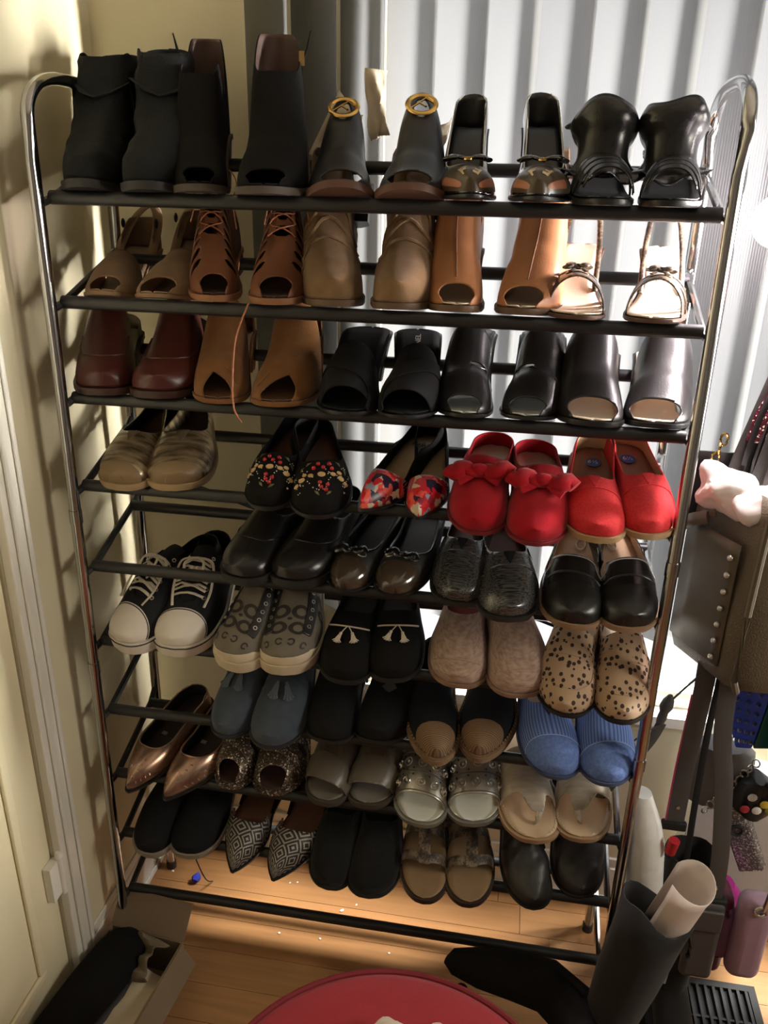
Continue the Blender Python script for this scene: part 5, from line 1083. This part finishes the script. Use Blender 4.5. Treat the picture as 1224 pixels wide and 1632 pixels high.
sp = empty('card_spout', (1.055, .0, .26)); tag(sp, 'white bottle-like plastic boot tree behind the rolled card', 'boot tree'); MB().loft([ell((x, 0, z), r, r, 16) for x, z, r in ((0, 0, .035), (-.01, .10, .034), (-.02, .15, .030), (-.028, .19, .022), (-.032, .21, .018))]).build('body', M('white_plastic', S(226, 226, 222), .4), sp)
MB().tube([(.03, -.02, .10), (.034, -.022, .13)], .010, 10).build('red_cap', M('red_cap', S(170, 30, 40), .4), sp)
# price tag hanging by the boots
pt = empty('price_tag', (1.118, -.02, .18)); tag(pt, 'white and green cardboard price tag hanging between the tall boots', 'tag')
bevel(MB().box(-.016, .016, -.0008, .0008, -.15, 0, Matrix.Rotation(.06, 4, 'Y')).build('card', CARDW, pt, False), .0004, 1)
MB().box(-.0155, .0155, -.0013, -.0008, -.15, -.105, Matrix.Rotation(.06, 4, 'Y')).build('green_part', M('sage_green_print', S(150, 168, 150), .6), pt, False); MB().tube([(0, -.001, -.008), (.002, -.002, .03)], .0008, 5).build('string', BLK, pt)
for k in range(9): MB().box(-.004, .004, -.0012, -.0009, -.028 - .008 * k - (.003 if k % 3 else .004), -.028 - .008 * k, Matrix.Rotation(.06, 4, 'Y')).build('printed_letter', M('grey_ink', S(120, 120, 116), .6), pt, False)
# floor register (black grille)
rg = empty('floor_register', (1.20, .0, FZ)); tag(rg, 'black slatted metal floor register beside the boots', 'vent'); GM = M('black_iron', (.010, .010, .010), .7)
for a, b_, c, d in ((-.16, .15, .11, .125), (-.16, .15, -.15, -.135), (-.16, -.145, -.135, .11), (.135, .15, -.135, .11)): MB().box(a, b_, c, d, .0, .008).build('frame_bar', GM, rg, False)
for k in range(17): MB().box(-.142 + k * .0168, -.136 + k * .0168, -.135, .11, .0005, .0075).build('slat', GM, rg, False)
for k in range(3): MB().box(-.145, .135, -.085 + k * .06, -.080 + k * .06, .0005, .005).build('cross_bar', GM, rg, False)
MB().box(-.146, .136, -.136, .111, .0002, .0006).build('duct_shade_sheet', M('duct_shade_black', (.004, .004, .004), .9), rg, False)  # flat black sheet painted for the shade inside the duct opening
# handbags hang from a coat rail standing right of the frame
HK = (1.30, .12, 1.72)
cr = empty('coat_rail', (1.62, .12, FZ)); tag(cr, 'black metal coat rail carrying the handbags at right', 'rail')
MB().tube([(-.50, 0, 1.84), (.3, 0, 1.84)], .012, 12).build('rail', PLB, cr)
for x in (-.0, .28): MB().tube([(x + .0, 0, .0), (x, 0, 1.84)], .012, 12).build('post', PLB, cr)
for x in (0, .28): MB().box(x - .015, x + .015, -.16, .12, 0, .02).build('foot', PLB, cr, False)
def strap(name, mat, pts, r, flat, parent, up=(0, -1, .1)): return MB().tube(spline(pts, 8), r, 8, flat, up=up).build(name, mat, parent, True, 60)
# taupe tote
TP = M('taupe_pebbled_leather', S(98, 88, 72), .5, var=.06, bump=.7, bs=380); TPS = leather('taupe_smooth_leather', S(92, 83, 68), .45)
tb = empty('tote_bag', (1.20, .07, .715)); tag(tb, 'taupe leather tote with a column of silver studs hanging right of the rack', 'bag')
q0 = [(-.160, .055), (-.072, -.105), (.27, -.045), (.185, .115)]
def quad_ring(z, k, bulge=0): 
    pts = []
    for i in range(4):
        a = np.array(q0[i]); b_ = np.array(q0[(i + 1) % 4])
        for t in np.linspace(0, 1, 9)[:-1]: 
            p = a + (b_ - a) * t; nrm_ = np.array((b_ - a)[::-1]) * np.array((1, -1)); nrm_ = nrm_ / np.linalg.norm(nrm_); e = bulge * math.sin(math.pi * t); rd = .012 * max(0, 1 - min(t, 1 - t) * 8)
            c = np.array((.05, .005)); p = p * k + c * (1 - k); p = p + nrm_ * e; p = p + (c - p) / np.linalg.norm(c - p) * rd; pts.append(np.array((p[0], p[1], z)))
    return pts
rr = [quad_ring(0, .90), quad_ring(.006, .97), quad_ring(.03, 1.0, .004), quad_ring(.12, 1.0, .006), quad_ring(.22, .98, -.004), quad_ring(.30, .96, -.012), quad_ring(.335, .95, -.016)]
mb = MB(); mb.loft(rr, cap=False); mb.add(rr[0], [tuple(range(len(rr[0]) - 1, -1, -1))]); o = mb.build('body', TP, tb, True, 60); solid(o, .004, -1)
MB().tube([(q0[1][0] * k + .05 * (1 - k) - .002, q0[1][1] * k + .005 * (1 - k) - .002, z) for k, z in ((.92, .004), (1.0, .03), (1.0, .15), (.98, .25), (.95, .337))], .006, 8).build('corner_piping', TPS, tb)
gd = np.array(q0[1]) - np.array(q0[0]); gn = np.array((gd[1], -gd[0])); gn = gn / np.linalg.norm(gn)
def GP(t, z, off=.004): p = np.array(q0[0]) + gd * t + gn * off; return (p[0], p[1], z)
pan = MB(); V = [GP(t, z, .0075 - .004 * abs(t - .5)) for z in (.035, .10, .17, .235, .255) for t in (.12, .3, .5, .7, .80)]; F = [(i * 5 + j, i * 5 + j + 1, i * 5 + j + 6, i * 5 + j + 5) for i in range(4) for j in range(4)]
o = link_mesh('gusset_panel', V, F, TPS, tb); solid(o, .002, 0)
for k in range(7): MB().ball(GP(.74, .05 + .030 * k, .0125), .0052, n=10, m=6).build('stud', SILV, tb)
strap('side_tie', TPS, [GP(.45, .285, .008), GP(.22, .26, .014), GP(.08, .22, .014), GP(.02, .16, .012), GP(-.02, .10, .01)], .007, .3, tb, up=(gn[0], gn[1], 0)); strap('side_tie', TPS, [GP(.40, .275, .014), GP(.26, .262, .020), GP(.16, .25, .018)], .011, .35, tb, up=(gn[0], gn[1], .2))
strap('handle', leather('black_brown_strap', (.03, .025, .022), .5), [(-.10, .03, .33), (-.085, .035, .40), (-.03, .045, .62), (.05, .05, .9), (.11, .05, 1.005)], .011, .3, tb); strap('handle', leather('black_brown_strap', (.03, .025, .022), .5), [(.20, .04, .33), (.18, .045, .6), (.13, .05, 1.0)], .011, .3, tb)
ch = MB(); 
for k in range(4):
    c = np.array((-.135 + .004 * k, .03, .345 + .016 * k)); ch.tube([c + np.array((.006 * math.cos(a) * (1 if k % 2 else .3), .006 * math.cos(a) * (.3 if k % 2 else 1), .010 * math.sin(a))) for a in np.linspace(0, 2 * math.pi, 13)[:-1]], .0022, 6, closed=True)
ch.build('gold_chain_clasp', GOLD, tb)['kind'] = 'stuff'
MB().box(-.17, -.02, .05, .054, .25, .365).build('back_flap', BLK, tb, False)
for k, (x, y, z, r, sx, sz) in enumerate(((1.085, .06, 1.035, .045, 1, .8), (1.14, .035, 1.02, .045, 1.15, .8))):
    o = crumpled('bag_stuffing', M('white_bag_tissue', S(232, 226, 220), .85, var=.03), (x, y, z), r, sx, .8, sz, 11 + k); tag(o, 'white tissue stuffing in the taupe tote, ' + ('the piece nearer the rack' if k == 0 else 'the piece away from the rack'), 'tissue', 'tissue stuffing in the tote')
# dark red sequin bag with fringe, upper right
sq = empty('sequin_bag', (1.20, .10, 1.07)); tag(sq, 'dark red sequin bag with black fringe hanging above the taupe tote', 'bag')
SQ = pattern('red_sequins', .25, glittery(S(70, 14, 30), S(120, 36, 60)), metal=.4)
rings = [ell((.0 + .10 * t, 0, z), rx, .03, 20) for t, z, rx in ((0, .04, .09), (.1, .08, .095), (.45, .2, .085), (.7, .30, .07), (.85, .34, .05))]
MB().loft(rings).build('body', SQ, sq)
rnd = random.Random(4)
for k in range(26): a = 2 * math.pi * k / 26; x = .094 * math.cos(a) + .01; y = .033 * math.sin(a); MB().tube([(x * .9, y, .07), (x * 1.02, y * 1.2, .01), (x * 1.06 + rnd.uniform(-.004, .004), y * 1.3, -.045 + rnd.uniform(-.01, .01))], [.004, .0045, .0015], 5).build('fringe_strand', BLK, sq)
strap('strap', BLK, [(-.085, -.01, .0), (-.07, -.01, .1), (-.03, -.005, .2), (.03, 0, .38), (.07, .01, .665)], .008, .35, sq); strap('strap', BLK, [(.10, 0, .33), (.09, .0, .5), (.08, .01, .665)], .006, .4, sq)
MB().box(-.048, -.024, -.016, -.006, .165, .19).build('strap_buckle', SILV, sq, False)
# blue studded bag
bb = empty('studded_bag', (1.235, .10, .53)); tag(bb, 'bright blue studded bag with green side hanging under the tote', 'bag')
BLU = leather('bright_blue_leather', S(62, 92, 214), .35); GRN = leather('green_blue_leather', S(18, 92, 84), .35)
fr = [(-.105, .02, .17), (.0, -.02, .17), (-.022, -.035, .012), (-.045, -.02, .0)]
def prism(name, mat, front, dy, par): n = len(front); V = list(front) + [(x + dy[0], y + dy[1], z + dy[2]) for x, y, z in front]; F = [tuple(range(n)), tuple(range(2 * n - 1, n - 1, -1))] + [((i + 1) % n, i, n + i, n + (i + 1) % n) for i in range(n)]; o = link_mesh(name, V, F, mat, par, False); bevel(o, .004, 2); return o
prism('studded_face', BLU, fr, (.03, .09, 0), bb); prism('side_panel', GRN, [(.001, -.02, .17), (.10, -.0, .17), (.085, -.01, .008), (-.02, -.034, .012)], (.012, .06, 0), bb)
A, B, Cc, D = [np.array(p) for p in (fr[0], fr[1], fr[2], fr[3])]
for i in range(8):
    for j in range(4):
        u, v = (j + .6) / 4.4, (i + .7) / 8.6; p = (A * (1 - u) + B * u) * (1 - v) + (D * (1 - u) + Cc * u) * v; MB().tube([p + np.array((-.001, -.003, 0)), p + np.array((-.005, -.011, .002))], [.0048, .0008], 6).build('stud', SILV, bb)
strap('bag_strap', BLK, [(.02, .0, .17), (.04, .005, .5), (.07, .02, 1.19)], .008, .4, bb)
# black tassel bag at the right edge
kb = empty('black_pouch', (1.295, .06, .47)); tag(kb, 'black zipped pouch at right edge beside the blue studded bag', 'bag')
MB().loft([ell((0, 0, z), rx, .035, 18) for z, rx in ((0, .03), (.015, .042), (.12, .046), (.2, .04), (.24, .02))]).build('body', BLKF, kb); MB().tube([(-.02, -.03, .24), (-.022, -.036, .12), (-.02, -.034, .05)], .004, 6).build('zip', GM, kb); strap('loop', BLK, [(0, 0, .23), (.01, 0, .6), (.02, .06, 1.25)], .005, .5, kb)
# long grey strap with knot, hanging from the tote
GS = leather('dark_grey_leather', S(78, 76, 76), .5)
ls = empty('grey_strap', (1.08, .04, .72)); tag(ls, 'thin grey leather strap with a knot hanging below the taupe tote', 'strap')
strap('upper_cord', GS, [(.02, 0, -.01), (-.005, 0, -.045), (-.025, 0, -.075)], .002, 1, ls); MB().loft([ell((-.028 - .002 * k, 0, -.065 - .012 * k), r, r, 10) for k, r in enumerate((.004, .010, .012, .008, .009, .007))]).build('knot', GS, ls)
strap('tail', GS, [(-.035, 0, -.125), (-.05, .0, -.17), (-.085, .01, -.25), (-.13, .03, -.36)], .009, .2, ls); strap('loose_end', GS, [(-.035, -.003, -.125), (-.065, -.006, -.15), (-.088, -.006, -.185), (-.078, -.006, -.215), (-.06, -.004, -.225)], .0016, 1, ls)
# dark crossbody bag with a wide strap
cb = empty('crossbody_bag', (1.18, .0, .06)); tag(cb, 'dark grey crossbody bag with burgundy sides on a wide strap', 'bag'); BUR = leather('burgundy_lining_leather', S(92, 24, 48), .5)
mb = MB(); 
def rbox(name, mat, par, x0, x1, y0, y1, z0, z1, bv=.008, seg=3): o = MB().box(x0, x1, y0, y1, z0, z1).build(name, mat, par, True, 30); bevel(o, bv, seg); return o
rbox('gusset', BUR, cb, -.03, .045, -.012, .06, .0, .195, .02, 4); rbox('front_panel', GS, cb, -.038, .022, -.03, -.008, .005, .20, .018, 4); rbox('buckle_loop', GM, cb, -.026, .022, -.026, -.006, .185, .205, .004); rbox('flap_band', GS, cb, -.034, .018, -.036, -.028, .135, .185, .003)
strap('wide_strap', GS, [(-.002, -.018, .19), (-.006, -.014, .30), (-.022, .0, .45), (-.04, .02, .60), (-.03, .05, 1.0), (.10, .12, 1.655)], .0155, .14, cb); MB().tube([(-.004, -.0205, .232), (-.004, -.0235, .232)], .004, 12).build('strap_rivet', SILV, cb)
ss = empty('second_strap', (1.10, .04, .36)); tag(ss, 'wide dark grey strap edged in pink, ending in a black buckle', 'strap'); strap('band', GS, [(0, 0, .02), (.0, 0, .15), (.004, .0, .30), (.02, .02, .6), (.16, .07, 1.35)], .0165, .12, ss); strap('pink_edge', M('pink_edge', S(200, 60, 110), .5), [(-.0168, 0, .02), (-.0168, 0, .15), (-.0128, .0, .30)], .0016, 1, ss); rbox('buckle', GM, ss, -.024, .022, -.006, .006, .0, .02, .004); MB().tube([(.0, -.002, .055), (.0, -.005, .055)], .0035, 10).build('rivet', SILV, ss)
strap('thin_strap', GM, [(.036, .0, -.10), (.028, .0, .10), (.03, .01, .30), (.05, .03, .6), (.19, .07, 1.35)], .006, .3, ss)
# lilac bag on a chain
lb = empty('lilac_bag', (1.25, -.02, .085)); tag(lb, 'small lilac leather bag hanging on a silver chain', 'bag'); LIL = leather('lilac_leather', S(168, 138, 158), .45)
rbox('body', LIL, lb, -.028, .036, -.018, .028, 0, .20, .022, 5); rbox('gusset', leather('plum_leather', S(112, 74, 104), .5), lb, -.06, -.02, .0, .05, .02, .15, .02, 4); MB().tube(ell((.004, -.022, .185), .010, .010, 16, (1, 0, 0), (0, 0, 1)), .003, 8, closed=True).build('ring', SILV, lb); MB().tube([(.008, -.022, .19), (.014, -.02, .245)], .0042, 10).build('clip', SILV, lb)
for k in range(17):
    c = np.array((.016 + .0012 * k, -.018 + .001 * k, .255 + .0205 * k)); w_ = k % 2; MB().tube([c + np.array((.0085 * math.cos(a) * (1 if w_ else .45), .0085 * math.cos(a) * (.45 if w_ else 1), .0145 * math.sin(a))) for a in np.linspace(0, 2 * math.pi, 13)[:-1]], .0022, 6, closed=True).build('chain_link', SILV, lb)
# pale bags and small things lit by the lamp behind the straps
wb_ = empty('white_bag', (1.25, .20, .06)); tag(wb_, 'large white glossy bag standing behind the dark straps', 'bag'); WG = patent('white_glossy', S(228, 226, 224))
prism('body', WG, [(-.10, 0, 0), (.14, -.02, 0), (.15, -.02, .30), (-.06, 0, .34)], (.01, .07, 0), wb_); rbox('handle_base', WG, wb_, -.03, .05, -.008, .0, .24, .27, .004); strap('handle', WG, [(-.03, 0, .32), (-.01, .01, .42), (.06, .01, .43), (.09, 0, .31)], .008, .6, wb_)
gp = empty('grey_pouch', (1.185, .13, .37)); tag(gp, 'grey zipped cosmetic pouch above the white glossy bag', 'pouch'); PG = M('grey_nylon', S(120, 114, 110), .6); MB().loft([ell((.0, 0, z), rx, .03, 18, (1, 0, 0), (0, 1, 0)) for z, rx in ((0, .05), (.01, .062), (.08, .066), (.12, .06), (.13, .045))]).build('body', PG, gp)
for k in range(10): c = np.array((-.02 + .008 * k, -.036, .0 + .0135 * k)); MB().tube([c + np.array((.006 * math.cos(a), .003 * math.cos(a) * (-1) ** k, .0085 * math.sin(a))) for a in np.linspace(0, 2 * math.pi, 11)[:-1]], .0017, 6, closed=True).build('chain_link', SILV, gp)
cp = empty('patchwork_pouch', (1.245, .09, .38)); tag(cp, 'little black pouch patched in red, white and yellow', 'pouch'); MB().loft([ell((0, 0, z), rx, .025, 16) for z, rx in ((0, .02), (.01, .034), (.05, .038), (.075, .03), (.085, .012))]).build('body', BLK, cp)
for k, (x, z, c) in enumerate(((-.02, .028, S(180, 50, 60)), (.0, .03, S(230, 226, 220)), (.012, .045, S(226, 200, 70)), (.026, .055, S(200, 50, 90)), (-.012, .058, S(220, 218, 214)), (.024, .03, S(150, 150, 60)))): MB().ball((x, -.025 - .004 * math.cos(x * 60), z), .009, 1, .25, 1, 8, 5).build('patch', M('patch_%d' % k if 0 else 'patch_colour_' + 'abcdef'[k], c, .5), cp)
ss2 = empty('sequin_clutch', (1.235, .11, .22)); tag(ss2, 'silver glitter clutch with a round clasp leaning among the bags', 'bag'); SG = pattern('silver_glitter', .3, glittery(S(120, 120, 122), S(190, 190, 192)), metal=.5); prism('body', SG, [(-.055, 0, .17), (-.01, -.01, .185), (.06, -.02, .02), (.02, -.01, 0)], (.012, .02, 0), ss2); MB().tube(ell((-.005, -.016, .11), .011, .011, 14, (1, 0, 0), (0, 0, 1)), .003, 6, closed=True).build('clasp', GM, ss2)
pk = empty('pink_pouch', (1.225, .06, .13)); tag(pk, 'bright pink corner of a pouch between crossbody and lilac bags', 'pouch'); MB().loft([ell((0, 0, z), rx, .02, 14) for z, rx in ((0, .022), (.02, .03), (.08, .028), (.1, .012))]).build('body', leather('hot_pink', S(196, 60, 160), .4), pk)
# small things on the floor
pb = crumpled('pom_ball', M('royal_blue_felt', S(48, 58, 168), .95), (.066, .182, FZ + .010), .0115, seed=6, sub=2); tag(pb, 'small royal blue pom ball on the wood floor under the rack', 'ball')
lt = MB().tube(spline([(.100, .02, .40), (.106, .05, .2), (.104, .14, -.05), (.106, .186, FZ + .003)], 8), .0014, 6).build('loose_thread', M('dark_brown_thread', S(42, 26, 22), .8), None); tag(lt, 'dark thread hanging from the lower shelves to the floor', 'thread')
for k, (px, py) in enumerate(((545, 1452), (568, 1443), (445, 1488), (510, 1497), (620, 1520), (462, 1408), (474, 1407), (276, 1389))):
    d = CM @ np.array([(px - 612) / FPX, -(py - 816) / FPX, -1]); p = CAM + d * ((FZ - CAM[2]) / d[2]); o = crumpled('crumb', M('white_crumb', S(235, 230, 218), .8), (p[0], p[1], FZ + .002), .0042 if k == 0 else .0026, 1.2, 1, .6, 20 + k, sub=1)
    tag(o, ('larger ' if k == 0 else 'tiny ') + 'white paper crumb on the wood floor, ' + ('the biggest one', 'just behind the biggest crumb', 'leftmost one before the bottom bar', 'middle one before the bottom bar', 'nearest the red ottoman', 'beneath the beaded flats, left of two', 'beneath the beaded flats, right of two', 'under the dark slip-ons')[k], 'crumb', 'white crumbs on the floor')
# long lace of the lace-up sandals falling to the shelf below
lc = MB().tube(spline([(.335, -.035, 1.31), (.318, -.05, 1.26), (.318, -.075, 1.20), (.322, -.085, 1.16), (.327, -.07, 1.135)], 8), .0014, 6).build('hanging_lace', M('rust_lace', S(150, 92, 60), .6), None); tag(lc, 'rust brown lace hanging from lace-up sandals over the tan suede mules', 'lace')
